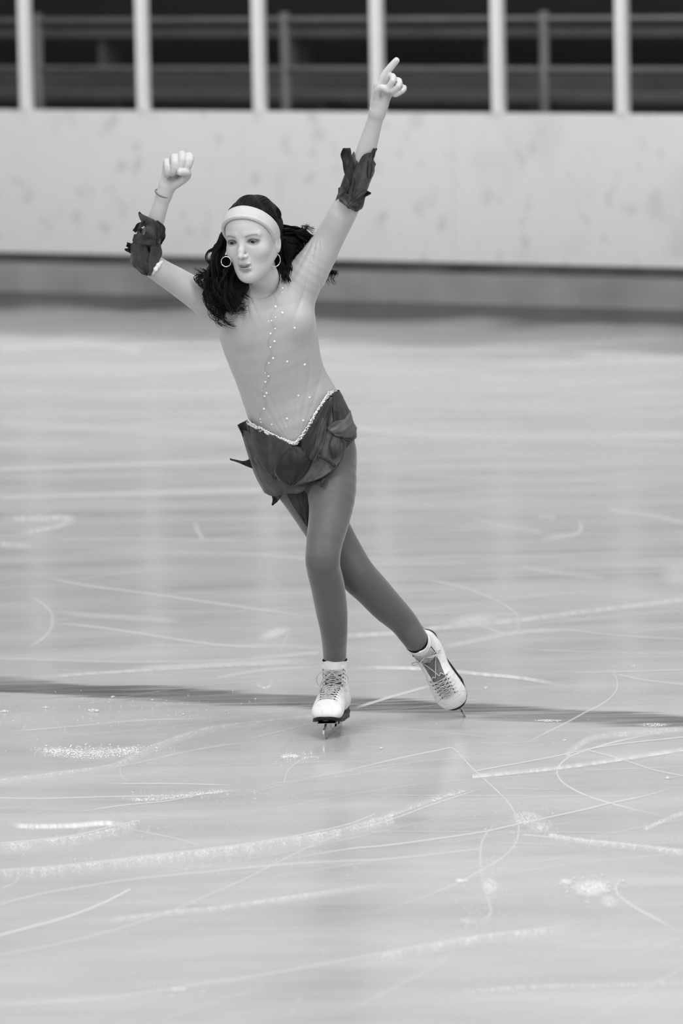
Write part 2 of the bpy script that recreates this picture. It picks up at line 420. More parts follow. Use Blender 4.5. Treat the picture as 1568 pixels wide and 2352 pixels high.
# near curves
L_([(500,1838),(620,1803),(784,1772),(900,1745),(1000,1724),(1038,1718),(1060,1738),(1085,1765),(1115,1792),(1150,1825),(1172,1850),(1186,1880),(1191,1905),(1184,1935),(1165,1960),(1130,1985),(1085,2010),(1040,2033),(990,2053),(900,2085),(800,2110)], 2.2, 0.75, n=160)
L_([(1150,1880),(1125,1905),(1108,1930),(1103,1960),(1105,2000),(1112,2040),(1122,2070),(1127,2090),(1118,2115),(1095,2145)], 3.4, 0.6, n=80)
L_([(1568,1676),(1500,1686),(1420,1702),(1350,1722),(1310,1737),(1285,1757),(1279,1775),(1290,1795),(1320,1815),(1360,1832),(1410,1847),(1480,1865),(1568,1887)], 2.6, 0.8, n=120)
L_([(1440,2018),(1418,2030),(1414,2045),(1425,2060),(1460,2085),(1510,2112),(1568,2145)], 3.0, 0.85, n=60)
L_([(1370,1543),(1405,1545),(1417,1565),(1412,1590),(1385,1615),(1340,1638),(1300,1660),(1240,1690),(1185,1718)], 2.6, 0.6, n=80)
L_([(0,1998),(120,1990),(300,1970),(470,1950),(620,1930),(784,1897),(860,1870)], 1.3, 0.95, taper=False, n=60)
L_([(0,2001),(120,1993),(300,1973),(470,1953),(620,1933),(784,1903),(900,1870)], 3, 0.75, 1.0, dn=30, taper=False, n=120)
L_([(784,1911),(880,1888),(1000,1845),(1115,1808)], 1.5, 0.9, n=50)
L_([(770,1908),(880,1880),(1000,1838),(1100,1808)], 4, 0.7, 1.0, up=14, n=60)
L_([(0,1937),(150,1922),(250,1900),(320,1884)], 1.6, 0.9, taper=False)
L_([(0,1941),(150,1925),(250,1905),(310,1890)], 3, 0.7, 1.0, dn=26, taper=False, n=60)
L_([(20,1894),(60,1898),(120,1898),(180,1896),(240,1891),(305,1896)], 9, 1.0, 0.25, n=60)
L_([(0,2076),(100,2052),(200,2035),(300,2020),(500,2000),(700,1982),(900,1972),(1100,1950)], 2.2, 0.6, n=80, taper=False)
L_([(0,2148),(60,2132),(150,2107),(230,2077),(300,2042)], 2.8, 0.9, taper=False)
L_([(0,2193),(150,2165),(300,2125),(400,2090),(480,2055),(560,2020),(620,1990),(700,1950),(784,1915)], 2.0, 0.6, n=90, taper=False)
L_([(180,2118),(300,2105),(400,2092),(500,2083),(620,2066),(784,2043),(900,2030)], 4.0, 0.65, 0.5, dn=10, n=80)
L_([(0,2308),(150,2300),(300,2285),(430,2265),(600,2240),(784,2207),(950,2175),(1100,2150),(1200,2138),(1310,2125)], 2.6, 0.6, n=100, taper=False)
L_([(784,2210),(950,2179),(1100,2152),(1200,2140),(1340,2128)], 4, 0.7, 0.8, dn=22, n=80)
L_([(784,2330),(900,2272),(1000,2218),(1060,2180)], 4.5, 0.35)
L_([(600,1985),(784,1952),(900,1940),(1100,1912),(1200,1890),(1330,1862),(1400,1845),(1480,1828),(1568,1803)], 2.0, 0.8, n=90)
L_([(160,1868),(280,1850),(380,1840),(480,1822),(560,1814)], 1.6, 0.7)
L_([(270,1838),(350,1838),(450,1825),(560,1815)], 5, 0.7, 1.0, up=10, n=60)
L_([(0,1833),(100,1834),(250,1830),(380,1828)], 2.2, 0.6, taper=False)
L_([(230,1800),(400,1800),(540,1804)], 1.8, 0.6)
L_([(0,1792),(130,1775),(250,1758),(300,1738),(350,1714),(420,1688),(500,1668),(640,1652),(730,1642)], 5, 0.55, 0.5, dn=12, n=90, taper=False)
L_([(0,1800),(150,1778),(300,1755),(450,1722),(600,1700)], 3, 0.35, 0.3, n=60)
L_([(60,1722),(140,1722),(200,1728),(280,1722),(350,1712)], 8, 0.9, 1.0, dn=14, n=60)
L_([(0,1682),(150,1670),(320,1655),(480,1650)], 3, 0.4)
L_([(1085,1786),(1200,1775),(1290,1765),(1400,1750),(1568,1724)], 4.5, 0.85, 0.2, up=5, n=60, taper=False)
L_([(1090,1771),(1250,1742),(1400,1712),(1568,1693)], 2.0, 0.6, taper=False)
L_([(1300,1735),(1350,1700),(1420,1688),(1500,1682),(1568,1674)], 10, 0.5, 0.3, n=50, taper=False)
L_([(1350,1723),(1430,1745),(1500,1768),(1568,1782)], 2.4, 0.5, taper=False)
for y_, x0, x1, a_ in ((1827,820,1568,.4),(1910,784,1520,.4),(2074,0,1568,.3),(1811,1140,1300,.35),(1937,1130,1290,.35),(2263,0,420,.25),(1946,784,1320,.25)):
    L_([(x0, y_ - 1), ((x0 + x1) / 2, y_ + 1), (x1, y_ + 2)], 1.3, a_, 0.3, n=60)
L_([(1200,1917),(1350,1930),(1568,1952)], 2, 0.8, taper=False)
L_([(1260,1915),(1350,1930),(1450,1940),(1568,1955)], 5, 0.7, 1.0, dn=10, n=60, taper=False)
L_([(1060,2017),(1150,2010),(1300,1985),(1450,1970),(1568,1960)], 1.6, 0.35)
L_([(1060,2280),(1200,2268),(1400,2263),(1568,2258)], 4, 0.55, 1.0, n=60, taper=False)
L_([(1340,2350),(1450,2292),(1500,2262),(1568,2222)], 4.5, 0.4, taper=False)
L_([(1440,2205),(1568,2150)], 3.5, 0.3)
L_([(1480,1905),(1530,1882),(1568,1868)], 7, 0.6, 0.5, taper=False)
L_([(1090,2240),(1300,2200),(1450,2170),(1568,2140)], 2.4, 0.25)
L_([(340,2352),(500,2300),(620,2262)], 4, 0.25)
L_([(650,1810),(655,1785),(665,1765),(700,1742),(760,1735)], 2.2, 0.5)
L_([(640,1740),(665,1736),(690,1738)], 6, 0.9, 1.0, n=20)
L_([(275,1760),(278,1780),(292,1795)], 1.6, 0.5)
L_([(0,1870),(30,1872),(110,1862)], 1.5, 0.4)
L_([(300,1905),(350,1915),(420,1930),(475,1950)], 1.6, 0.6)
L_([(0,2040),(30,2030),(50,2005)], 2.4, 0.5)
# around the skates
L_([(810,1628),(900,1600),(1000,1572)], 4, 0.75)
L_([(560,1700),(700,1665),(810,1628)], 2, 0.4)
L_([(800,1535),(900,1534),(1000,1538),(1100,1548),(1200,1558),(1320,1580)], 6, 0.85, 0.2, n=60)
L_([(60,1558),(200,1548),(400,1535),(560,1527),(735,1522)], 5, 0.6, 0.2, n=60)
L_([(300,1536),(500,1525),(735,1515)], 7, 0.55, n=50)
L_([(480,1560),(600,1540),(735,1530)], 5, 0.4)
L_([(560,1512),(650,1505),(740,1495)], 4, 0.35)
L_([(800,1460),(900,1455),(1000,1443),(1100,1435),(1200,1424),(1300,1410),(1430,1395),(1568,1378)], 8, 0.6, 0.2, n=80, taper=False)
L_([(1000,1490),(1100,1470),(1200,1452),(1300,1448)], 7, 0.5, n=50)
st.patch(1085, 1425, 70, 18, 0.6, 0.1, -0.15)
L_([(1200,1452),(1300,1447),(1420,1460),(1568,1468)], 3, 0.4, taper=False)
L_([(1330,1580),(1368,1545),(1400,1542)], 3, 0.2)
st.patch(1360, 1570, 60, 28, 0.28, 0.3)
L_([(1320,1545),(1420,1543),(1568,1538)], 3, 0.45, taper=False)
L_([(1420,1550),(1480,1562),(1568,1572)], 3, 0.45, taper=False)
L_([(940,1328),(1000,1335),(1080,1355),(1150,1385),(1188,1415),(1190,1440),(1170,1458),(1110,1440),(1060,1425)], 4, 0.5, n=80)
L_([(60,1368),(95,1385),(118,1410),(118,1440),(100,1465),(60,1492)], 5, 0.5, n=50)
L_([(80,1322),(200,1345),(350,1365),(560,1395),(720,1417)], 4, 0.5, n=60)
L_([(110,1405),(300,1420),(420,1428)], 8, 0.4)
L_([(100,1430),(200,1438),(300,1452),(450,1475),(560,1485),(700,1482)], 4, 0.5, n=60)
L_([(0,1512),(300,1520),(560,1515),(730,1500)], 5, 0.35, taper=False)
L_([(0,1192),(80,1192),(140,1190),(180,1196)], 11, 0.65, 0.3, n=40)
L_([(40,1228),(110,1215),(175,1196)], 8, 0.6, 0.3, n=40)
L_([(0,1250),(70,1255)], 10, 0.55, 0.3, taper=False)
L_([(100,1240),(300,1238),(600,1242)], 5, 0.35)
L_([(1230,1240),(1290,1232),(1325,1225),(1335,1210),(1325,1196)], 7, 0.6, n=40)
L_([(1080,1190),(1180,1212),(1260,1225)], 6, 0.4)
L_([(1230,1186),(1280,1188)], 5, 0.5)
L_([(445,1195),(460,1230),(470,1238)], 7, 0.5)
L_([(1400,1170),(1500,1185),(1568,1200)], 8, 0.5, taper=False)
L_([(1180,1300),(1280,1315),(1400,1330)], 7, 0.4)
st.patch(1555, 1320, 45, 38, 0.5, 0.3)
st.patch(630, 1455, 45, 14, 0.7, 0.4, -0.3)
L_([(668,1438),(655,1470),(640,1500)], 5, 0.3)
L_([(585,1570),(610,1580),(628,1568)], 4, 0.6, 0.5)
for cx, cy, rx, ry, a_ in ((1060,2022,22,5,.9),(1125,2035,25,30,.6),(1360,2040,60,25,.85),(1400,2070,30,20,.6),(1300,2025,20,8,.8),(1070,2115,18,8,.5),(1210,1880,50,22,.6),(1060,1735,40,18,.35),
                           (1240,1900,40,20,.5),(105,1625,10,3,.9),(215,1632,16,5,.9),(10,1634,14,4,.9),(260,1600,6,3,.9),(410,2272,28,4,.9),(395,2290,7,4,.9),(465,2280,6,4,.8),(350,1608,5,2,.9),
                           (1115,1580,7,4,.9),(1455,1530,7,4,.8),(875,1718,6,3,.8),(1295,1700,9,3,.7),(1532,1787,7,4,1),(690,2298,14,3,.6),(230,1725,60,12,.5),(1500,1665,50,6,.6),(1260,1655,45,4,.7),
                           (270,1660,120,14,.2),(180,1605,60,8,.35)):
    st.patch(cx, cy, rx, ry, a_, 1.0)
for pts, w_, a_ in (([(800,985),(1100,1002),(1568,1000)],13,.6),([(820,1012),(1200,1010),(1568,1028)],9,.35),([(0,1078),(300,1066),(560,1058)],8,.6),([(0,1142),(300,1134),(600,1126)],9,.6),([(0,972),(250,985),(540,1000)],14,.5),([(820,1050),(1100,1046),(1568,1060)],16,.35),
                    ([(0,1022),(90,1024),(180,1020)],9,.5),([(0,900),(300,905),(560,895)],14,.3),([(900,930),(1200,935),(1568,925)],12,.35),([(0,800),(200,790),(320,805)],10,.4),([(1100,870),(1300,880),(1568,862)],12,.3),([(0,848),(250,855),(500,842)],12,.3),([(880,1085),(1200,1100),(1568,1095)],10,.3)):
    L_(pts, w_, a_, 0.0, n=40, taper=False)
# fainter scratches of many passes, most running with the laps
for i in range(170):
    y_ = 800 + 1540 * random.random() ** 0.8; x_ = random.uniform(-200, 1500); ln = random.uniform(150, 900)
    sl = random.choice((-1, -1, -1, 0.4)) * random.uniform(0.02, 0.22) * (y_ / 2300.0)
    bow = random.uniform(-0.03, 0.03) * ln
    wd = random.uniform(0.8, 1.8) if y_ > 1500 else random.uniform(2.5, 6.0)
    L_([(x_, y_), (x_ + ln / 2, y_ + sl * ln / 2 + bow), (x_ + ln, y_ + sl * ln)], wd, random.uniform(0.10, 0.34), random.choice((0, 0.4, 0.9)), n=28)
# broad frosty sweeps in the distance
for i in range(46):
    y_ = random.uniform(790, 1170); x_ = random.uniform(-300, 1300); ln = random.uniform(300, 1100); sl = random.uniform(-0.04, 0.05)
    L_([(x_, y_), (x_ + ln / 2, y_ + sl * ln / 2), (x_ + ln, y_ + sl * ln)], random.uniform(5, 13), random.uniform(0.12, 0.36), 0.0, n=24)
def snow_material():
    mt = bpy.data.materials.new('ice_shavings'); mt.use_nodes = True; nt = mt.node_tree; N = nt.nodes; L = nt.links; N.clear()
    out = N.new('ShaderNodeOutputMaterial'); mix = N.new('ShaderNodeMixShader'); tr = N.new('ShaderNodeBsdfTransparent'); df = N.new('ShaderNodeBsdfDiffuse')
    df.inputs[0].default_value = (0.70, 0.70, 0.70, 1)
    geo = N.new('ShaderNodeNewGeometry'); mp = N.new('ShaderNodeMapping'); mp.inputs['Scale'].default_value = (1, 0.28, 1); L.new(geo.outputs['Position'], mp.inputs[0])
    nz = N.new('ShaderNodeTexNoise'); nz.inputs['Scale'].default_value = 260; nz.inputs['Detail'].default_value = 3; L.new(mp.outputs[0], nz.inputs[0])
    a = N.new('ShaderNodeAttribute'); a.attribute_name = 'cover'; g = N.new('ShaderNodeAttribute'); g.attribute_name = 'grain'
    # speckle = smoothstep(noise - (0.72 - 0.35*cover))
    th = N.new('ShaderNodeMath'); th.operation = 'MULTIPLY_ADD'; th.inputs[1].default_value = 0.34; L.new(a.outputs['Fac'], th.inputs[0]); L.new(nz.outputs[0], th.inputs[2])
    sm = N.new('ShaderNodeMapRange'); sm.interpolation_type = 'SMOOTHSTEP'; sm.inputs['From Min'].default_value = 0.60; sm.inputs['From Max'].default_value = 0.80; sm.inputs['To Min'].default_value = 0.18; sm.inputs['To Max'].default_value = 0.95; L.new(th.outputs[0], sm.inputs[0])
    al = N.new('ShaderNodeMath'); al.operation = 'MINIMUM'; L.new(a.outputs['Fac'], al.inputs[1])
    am = N.new('ShaderNodeMath'); am.operation = 'MULTIPLY'; am.inputs[1].default_value = 2.2; am.use_clamp = True; L.new(a.outputs['Fac'], am.inputs[0])
    sp = N.new('ShaderNodeMath'); sp.operation = 'MULTIPLY'; L.new(sm.outputs[0], sp.inputs[0]); L.new(am.outputs[0], sp.inputs[1])
    mf = N.new('ShaderNodeMix'); mf.data_type = 'FLOAT'; L.new(g.outputs['Fac'], mf.inputs[0]); L.new(a.outputs['Fac'], mf.inputs[2]); L.new(sp.outputs[0], mf.inputs[3])
    L.new(mf.outputs[0], mix.inputs[0]); L.new(tr.outputs[0], mix.inputs[1]); L.new(df.outputs[0], mix.inputs[2]); L.new(mix.outputs[0], out.inputs[0])
    return mt
M['snow'] = snow_material()
me = mesh_from(st.V, st.F); set_attr(me, 'cover', st.a); set_attr(me, 'grain', st.g)
tag(link('ice_scratches', me, M['snow'], smooth=False), 'white blade scratches, loops and fine shavings all over the ice', 'ice scratches', kind='stuff')
# loose crumbs of ice
M['crumb'] = mat('ice_crumb', 0.64, 0.6, 0.3)
mb = MB()
def crumbs(n, cx, cy, sx_, sy_, r0=0.0008, r1=0.0028):
    for i in range(n):
        x = random.gauss(cx, sx_); y = random.gauss(cy, sy_)
        if y < 1560 or y > 2350: continue
        r_ = random.uniform(r0, r1); p = G(x, y, r_ * 0.5); mb.ball(p, r_ * 1.2, r_ * 1.2, r_, n=5, mrows=3)
crumbs(240, 784, 1950, 520, 230, 0.0005, 0.0016)
crumbs(90, 1125, 2040, 22, 45, r1=0.003); crumbs(90, 1350, 2040, 40, 18, r1=0.0045); crumbs(110, 200, 1722, 80, 8, r1=0.004); crumbs(60, 1210, 1895, 40, 25)
crumbs(100, 440, 1975, 160, 14); crumbs(60, 420, 1828, 80, 6); crumbs(60, 250, 1900, 70, 12); crumbs(50, 1090, 2110, 20, 15); crumbs(60, 1400, 1935, 90, 8); crumbs(120, 300, 1640, 220, 25, r1=0.003)
crumbs(40, 680, 1737, 25, 8)
for (x, y, r_) in ((1532,1787,.006),(875,1718,.004),(395,2290,.005),(465,2280,.005),(1115,1580,.006),(350,1608,.005),(258,1601,.006),(105,1625,.006),(222,1633,.008),(213,1631,.007),(205,1632,.006),(10,1634,.008),(421,1641,.005),(1100,2277,.004),(1415,2263,.004)):
    mb.ball(G(x, y, r_ * 0.4), r_, r_, r_ * 0.6, n=7, mrows=4)
tag(mb.build('ice_crumbs', M['crumb'], smooth=True), 'small crumbs of scraped ice lying on the rink', 'ice crumbs', kind='stuff')

# ============================================================ implicit-surface modelling kit
RES = 1.0
class Field:
    """distance field of smooth-blended solids; every solid is (fn, centre, reach, k, op)"""
    def __init__(s): s.p = []; s.post = []; s.margin = 0.16
    def add(s, fn, c, reach, k=0.01, op='u'): s.p.append((fn, np.asarray(c, float), reach, k, op)); return s
    def eval(s, P):
        shp = P.shape[:-1]
        Pb = P.reshape(shp[0], -1, 3) if P.ndim > 2 else P.reshape(-1, 1, 3)
        cen = Pb.mean(1); rad = np.linalg.norm(Pb[:, 0] - cen, axis=1).max() if Pb.shape[1] > 1 else 0.0
        d = np.full(Pb.shape[:2], 10.0)
        for fn, c, reach, k, op in s.p:
            mk = np.linalg.norm(cen - c, axis=1) < reach + rad + s.margin + k
            if not mk.any(): continue
            b = fn(Pb[mk].reshape(-1, 3)).reshape(mk.sum(), -1); a = d[mk]
            if op == 'u':
                h = np.maximum(k - np.abs(a - b), 0) / k; d[mk] = np.minimum(a, b) - h * h * k * 0.25
            elif op == 's':
                h = np.maximum(k - np.abs(a + b), 0) / k; d[mk] = np.maximum(a, -b) + h * h * k * 0.25
        for f in s.post: d = f(Pb.reshape(-1, 3), d.reshape(-1)).reshape(d.shape)
        return d.reshape(shp)
def cone(a, b, ra, rb):
    a = np.asarray(a, float); b = np.asarray(b, float); ab = b - a; L2 = ab @ ab + 1e-12
    def f(p):
        t = np.clip((p - a) @ ab / L2, 0, 1); return np.linalg.norm(p - a - t[:, None] * ab, axis=1) - (ra + (rb - ra) * t)
    return f, (a + b) / 2, math.sqrt(L2) / 2 + max(ra, rb)
def ell(c, r, ax=None):
    c = np.asarray(c, float); r = np.asarray(r, float); A = np.eye(3) if ax is None else np.asarray(ax)
    def f(p):
        q = (p - c) @ A.T; k0 = np.linalg.norm(q / r, axis=1); k1 = np.linalg.norm(q / (r * r), axis=1)
        return np.where(k0 < 0.3, (k0 - 1) * r.min(), k0 * (k0 - 1) / np.maximum(k1, 1e-9))
    return f, c, r.max()
def limb(F, pts, rad, k=0.012, n=None, op='u'):
    """tapered tube through joints; spline-smoothed"""
    D = np.hstack([np.asarray(pts, float), np.asarray(rad, float)[:, None]])
    D = crom(D, n or (len(pts) - 1) * 3 + 1); segs = [(D[i, :3], D[i + 1, :3], D[i, 3], D[i + 1, 3]) for i in range(len(D) - 1)]
    fs = [cone(*s_)[0] for s_ in segs]
    def f(p):
        d = fs[0](p)
        for g in fs[1:]: d = np.minimum(d, g(p))
        return d
    lo = D[:, :3].min(0); hi = D[:, :3].max(0)
    F.add(f, (lo + hi) / 2, np.linalg.norm(hi - lo) / 2 + D[:, 3].max(), k, op)
def rings(F, nodes, k=0.02, n=24, op='u'):
    """nodes: (centre, lateral axis, half width, half depth): solid with elliptical sections"""
    D = np.array([list(c) + list(l) + [a, b] for c, l, a, b in nodes], float); D = crom(D, n)
    C = D[:, :3]
    def f(p):
        best = np.full(len(p), 10.0)
        for i in range(len(D) - 1):
            a, b = C[i], C[i + 1]; ab = b - a; L2 = ab @ ab; A = ab / math.sqrt(L2)
            L = D[i, 3:6] - A * (D[i, 3:6] @ A); L /= np.linalg.norm(L); Q = np.cross(A, L)
            t = np.clip((p - a) @ ab / L2, 0, 1); q = p - a - t[:, None] * ab
            rx = D[i, 6] + (D[i + 1, 6] - D[i, 6]) * t; ry = D[i, 7] + (D[i + 1, 7] - D[i, 7]) * t; rm = np.minimum(rx, ry)
            u, v, w = q @ L, q @ Q, q @ A
            k0 = np.sqrt((u / rx) ** 2 + (v / ry) ** 2 + (w / rm) ** 2); k1 = np.sqrt((u / rx ** 2) ** 2 + (v / ry ** 2) ** 2 + (w / rm ** 2) ** 2)
            best = np.minimum(best, np.where(k0 < 0.3, (k0 - 1) * rm, k0 * (k0 - 1) / np.maximum(k1, 1e-9)))
        return best
    lo = C.min(0); hi = C.max(0)
    F.add(f, (lo + hi) / 2, np.linalg.norm(hi - lo) / 2 + D[:, 6:8].max(), k, op)
def polygonize(ev, lo, hi, h):
    h = h * RES; B = 0
    """surface nets on sparse blocks; ev(points)->distance"""
    lo = np.asarray(lo, float); hi = np.asarray(hi, float); Bn = 8; B = Bn * h
    nb = np.ceil((hi - lo) / B).astype(int)
    n4 = np.ceil(nb / 4).astype(int); I = np.stack(np.meshgrid(*[np.arange(n) for n in n4], indexing='ij'), -1).reshape(-1, 3)
    d = ev(lo + (I + 0.5) * 4 * B); I = I[np.abs(d) < 4 * B * 1.1]
    o4 = np.stack(np.meshgrid(*[np.arange(4)] * 3, indexing='ij'), -1).reshape(-1, 3); I = (I[:, None] * 4 + o4[None]).reshape(-1, 3); I = I[(I < nb).all(1)]
    c = lo + (I + 0.5) * B; d = ev(c); I = I[np.abs(d) < B * 1.1]
    g = np.arange(Bn + 1); off = np.stack(np.meshgrid(g, g, g, indexing='ij'), -1)
    vals = np.empty((len(I), Bn + 1, Bn + 1, Bn + 1), np.float32)
    for s0 in range(0, len(I), 1500):
        J = I[s0:s0 + 1500]; P = lo + (J[:, None, None, None, :] * Bn + off[None]) * h
        vals[s0:s0 + 1500] = ev(P.reshape(len(J), -1, 3)).reshape(len(J), Bn + 1, Bn + 1, Bn + 1)
    keep = (vals.min((1, 2, 3)) < 0) & (vals.max((1, 2, 3)) >= 0)
    keep |= False
    I = I[keep]; vals = vals[keep]
    NN = nb * Bn + 2
    key = lambda G_: (G_[..., 0].astype(np.int64) * NN[1] + G_[..., 1]) * NN[2] + G_[..., 2]
    cs = {}
    for a in (0, 1):
        for b in (0, 1):
            for e in (0, 1): cs[(a, b, e)] = vals[:, a:a + Bn, b:b + Bn, e:e + Bn]
    mn = np.minimum.reduce(list(cs.values())); mxv = np.maximum.reduce(list(cs.values()))
    act = np.argwhere((mn < 0) & (mxv >= 0))
    q = tuple(act.T); sm = np.zeros((len(act), 3)); cnt = np.zeros(len(act))
    v8 = {k_: v[q] for k_, v in cs.items()}
    for k_ in v8:
        for ax in range(3):
            if k_[ax] == 0:
                k2 = list(k_); k2[ax] = 1; a, b = v8[k_], v8[tuple(k2)]
                mk = (a < 0) != (b < 0); t = np.where(mk, a / np.where(a == b, 1, a - b), 0)
                pt = np.tile(np.array(k_, float), (len(act), 1)); pt[:, ax] = t
                sm[mk] += pt[mk]; cnt += mk
    gidx = I[act[:, 0]] * Bn + act[:, 1:]
    V = lo + (gidx + sm / cnt[:, None]) * h
    K = key(gidx); order = np.argsort(K); Ks = K[order]
    def look(Gi):
        kk = key(Gi); j = np.searchsorted(Ks, kk); j = np.minimum(j, len(Ks) - 1); return np.where(Ks[j] == kk, order[j], -1)
    quads = []
    core = vals[:, :Bn, :Bn, :Bn]
    for ax in range(3):
        sl = [slice(None), slice(0, Bn), slice(0, Bn), slice(0, Bn)]; sl[ax + 1] = slice(1, Bn + 1)
        nx = vals[tuple(sl)]; e = np.argwhere((core < 0) != (nx < 0))
        flip = core[tuple(e.T)] < 0
        Gi = I[e[:, 0]] * Bn + e[:, 1:]
        u, w = [(1, 2), (2, 0), (0, 1)][ax]
        du = np.zeros(3, int); du[u] = 1; dw = np.zeros(3, int); dw[w] = 1
        Q = np.stack([look(Gi - du - dw), look(Gi - dw), look(Gi), look(Gi - du)], 1)
        Q[~flip] = Q[~flip][:, ::-1]
        quads.append(Q[(Q >= 0).all(1)])
    Fq = np.vstack(quads)
    return V, Fq
def prune(V, Fq, keepmask):
    """keep faces whose vertices all satisfy keepmask"""
    Fq = Fq[keepmask[Fq].all(1)]; used = np.unique(Fq); mp = -np.ones(len(V), int); mp[used] = np.arange(len(used))
    return V[used], mp[Fq]
def relax(V, Fq, it=1):
    for _ in range(it):
        acc = np.zeros_like(V); c = np.zeros(len(V))
        for a in range(4):
            b = (a + 1) % 4; np.add.at(acc, Fq[:, a], V[Fq[:, b]]); np.add.at(acc, Fq[:, b], V[Fq[:, a]]); np.add.at(c, Fq[:, a], 1); np.add.at(c, Fq[:, b], 1)
        V = 0.5 * V + 0.5 * acc / np.maximum(c, 1)[:, None]
    return V
def trace(ev, px, py, y_start=-0.6, y_end=0.5):
    """first surface point of a field along the sight line of pixels (closest approach when it misses)"""
    px = np.asarray(px, float); py = np.asarray(py, float)
    D = FPX * F0[None] + (px[:, None] - 784) * CR[None] - (py[:, None] - 1176) * CU[None]; D /= np.linalg.norm(D, axis=1)[:, None]
    t = (Y0 + y_start) / D[:, 1]; te = (Y0 + y_end) / D[:, 1]; best = np.full(len(px), 9.0); bt = t.copy(); done = np.zeros(len(px), bool)
    for _ in range(110):
        P = CAM + D * t[:, None]; d = ev(P)
        up = (d < best) & ~done; best[up] = d[up]; bt[up] = t[up]
        done |= d < 0.0006
        t = np.where(done, t, t + np.clip(d * 0.7, 0.001, 0.03)); t = np.minimum(t, te)
    return CAM + D * bt[:, None], best

# ============================================================ the skater
person = bpy.data.objects.new('person', None); COL.objects.link(person)
foot_c = G(765, 1690); person.location = Vector(foot_c)
tag(person, 'figure skater in a pale long-sleeved dress, gliding on one foot with both arms raised', 'person')
def wear(o, parent=None):
    p = parent or person; o.parent = p
    if p is person: o.matrix_parent_inverse = Matrix.Translation(person.location).inverted()
    return o

# ---- boot frames
def frame(y_ax, z_hint, origin):
    y = y_ax / np.linalg.norm(y_ax); z = z_hint - y * (z_hint @ y); z /= np.linalg.norm(z); x = np.cross(y, z)
    return np.array([x, y, z]), origin
toeA = G(747, 1699)
yA = np.array([-math.sin(math.radians(10)), -math.cos(math.radians(10)), 0.0])
AxA, oA = frame(yA, np.array([-0.02, 0, 1.0]), None)
oA = toeA - yA * 0.245
tB = np.array([0.42, -0.07, -0.90]); tB /= np.linalg.norm(tB)
zB = np.array([-0.15, -0.98, 0.0])
AxB, _ = frame(tB, zB, None)
pickB = G(1069, 1644)
oB = pickB - (np.array([0.0, 0.270, 0.006]) @ AxB)
def loc2w(p, Ax, o): return np.asarray(p, float) @ Ax + o
BETA = (math.radians(3), math.radians(28)); UPS = 0.010; SH = 0.105
def shaft(s_, be): return (0.0, 0.052 - math.sin(be) * s_, 0.10 - UPS + math.cos(be) * s_)   # axis of the boot leg
FOOT = [(AxA, oA, BETA[0]), (AxB, oB, BETA[1])]
for Ax, o, ln in FOOT: print('boot top px', PROJ(loc2w(shaft(SH, ln), Ax, o)), 'toe', PROJ(loc2w((0, 0.25, 0.05), Ax, o)), 'ankle dy', loc2w((0, .055, .15), Ax, o)[1] - Y0)

# ---- body field
BF = Field()
LT = np.array([0.956, 0.03, 0.29])                  # shoulder line leans with the body
tor = [((712, 1065), 0.13, 100, 0.088), ((702, 1015), 0.12, 113, 0.104), ((682, 955), 0.10, 108, 0.096), ((655, 895), 0.075, 100, 0.084), ((638, 845), 0.05, 100, 0.086), ((620, 780), 0.02, 108, 0.094),
       ((609, 730), 0.0, 108, 0.092), ((602, 695), -0.01, 88, 0.070), ((598, 672), -0.02, 55, 0.05)]
rings(BF, [(W(p[0], p[1], dy), LT, R(a), b) for p, dy, a, b in tor], k=0.02, n=17)
# chest
BF.add(*ell(W(566, 752, -0.045), (0.047, 0.040, 0.047)), 0.035); BF.add(*ell(W(676, 735, -0.035), (0.046, 0.040, 0.046)), 0.035)
# shoulders and arms
armL = [(560, 690, 0.0, 52), (520, 700, -0.01, 46), (485, 694, -0.02, 38), (450, 674, -0.04, 32.5), (405, 645, -0.06, 28), (365, 620, -0.08, 24.5), (334, 594, -0.09, 23.5), (340, 558, -0.10, 23), (353, 520, -0.12, 20.5), (366, 480, -0.14, 18), (377, 446, -0.15, 16.5)]
armR = [(630, 690, 0.0, 52), (672, 668, 0.0, 50), (702, 632, -0.01, 44), (733, 587, -0.02, 36), (757, 545, -0.03, 31), (783, 497, -0.05, 29), (808, 448, -0.06, 26), (828, 392, -0.08, 24.5), (842, 342, -0.10, 22), (855, 297, -0.12, 19), (867, 256, -0.14, 17)]
for arm in (armL, armR): limb(BF, [W(x, y, dy) for x, y, dy, r_ in arm], [R(r_) for *_, r_ in arm], k=0.03)
# neck
limb(BF, [W(601, 682, -0.02), W(603, 650, -0.03), W(600, 605, -0.03)], [0.044, 0.037, 0.038], k=0.03)
# legs
hipR = W(752, 1060, 0.13); legA = [(hipR, .078), (W(762, 1120, 0.07), R(55)), (W(758, 1180, 0.02), R(47)), (W(745, 1245, -0.04), R(40)), (W(741, 1295, -0.05), R(37)), (W(752, 1345, -0.01), R(37)), (W(761, 1400, 0.05), R(35)), (W(767, 1455, 0.10), R(29))]
legA += [(loc2w(shaft(0.11, BETA[0]), AxA, oA), R(24.5)), (loc2w(shaft(0.03, BETA[0]), AxA, oA), 0.028)]
hipL = W(660, 1070, 0.13); legB = [(hipL, .075), (W(700, 1125, 0.14), R(58)), (W(745, 1203, 0.14), R(51)), (W(786, 1270, 0.13), R(45)), (W(818, 1318, 0.12), R(42)), (W(851, 1352, 0.15), R(39)), (W(888, 1392, 0.19), R(36.5)), (W(925, 1428, 0.23), R(31))]
legB += [(loc2w(shaft(0.11, BETA[1]), AxB, oB), R(27)), (loc2w(shaft(0.03, BETA[1]), AxB, oB), 0.028)]
for leg in (legA, legB): limb(BF, [p for p, _ in leg], [r_ for _, r_ in leg], k=0.025, n=26)
BF.add(*ell(W(741, 1288, -0.075), (0.030, 0.022, 0.034)), 0.03)
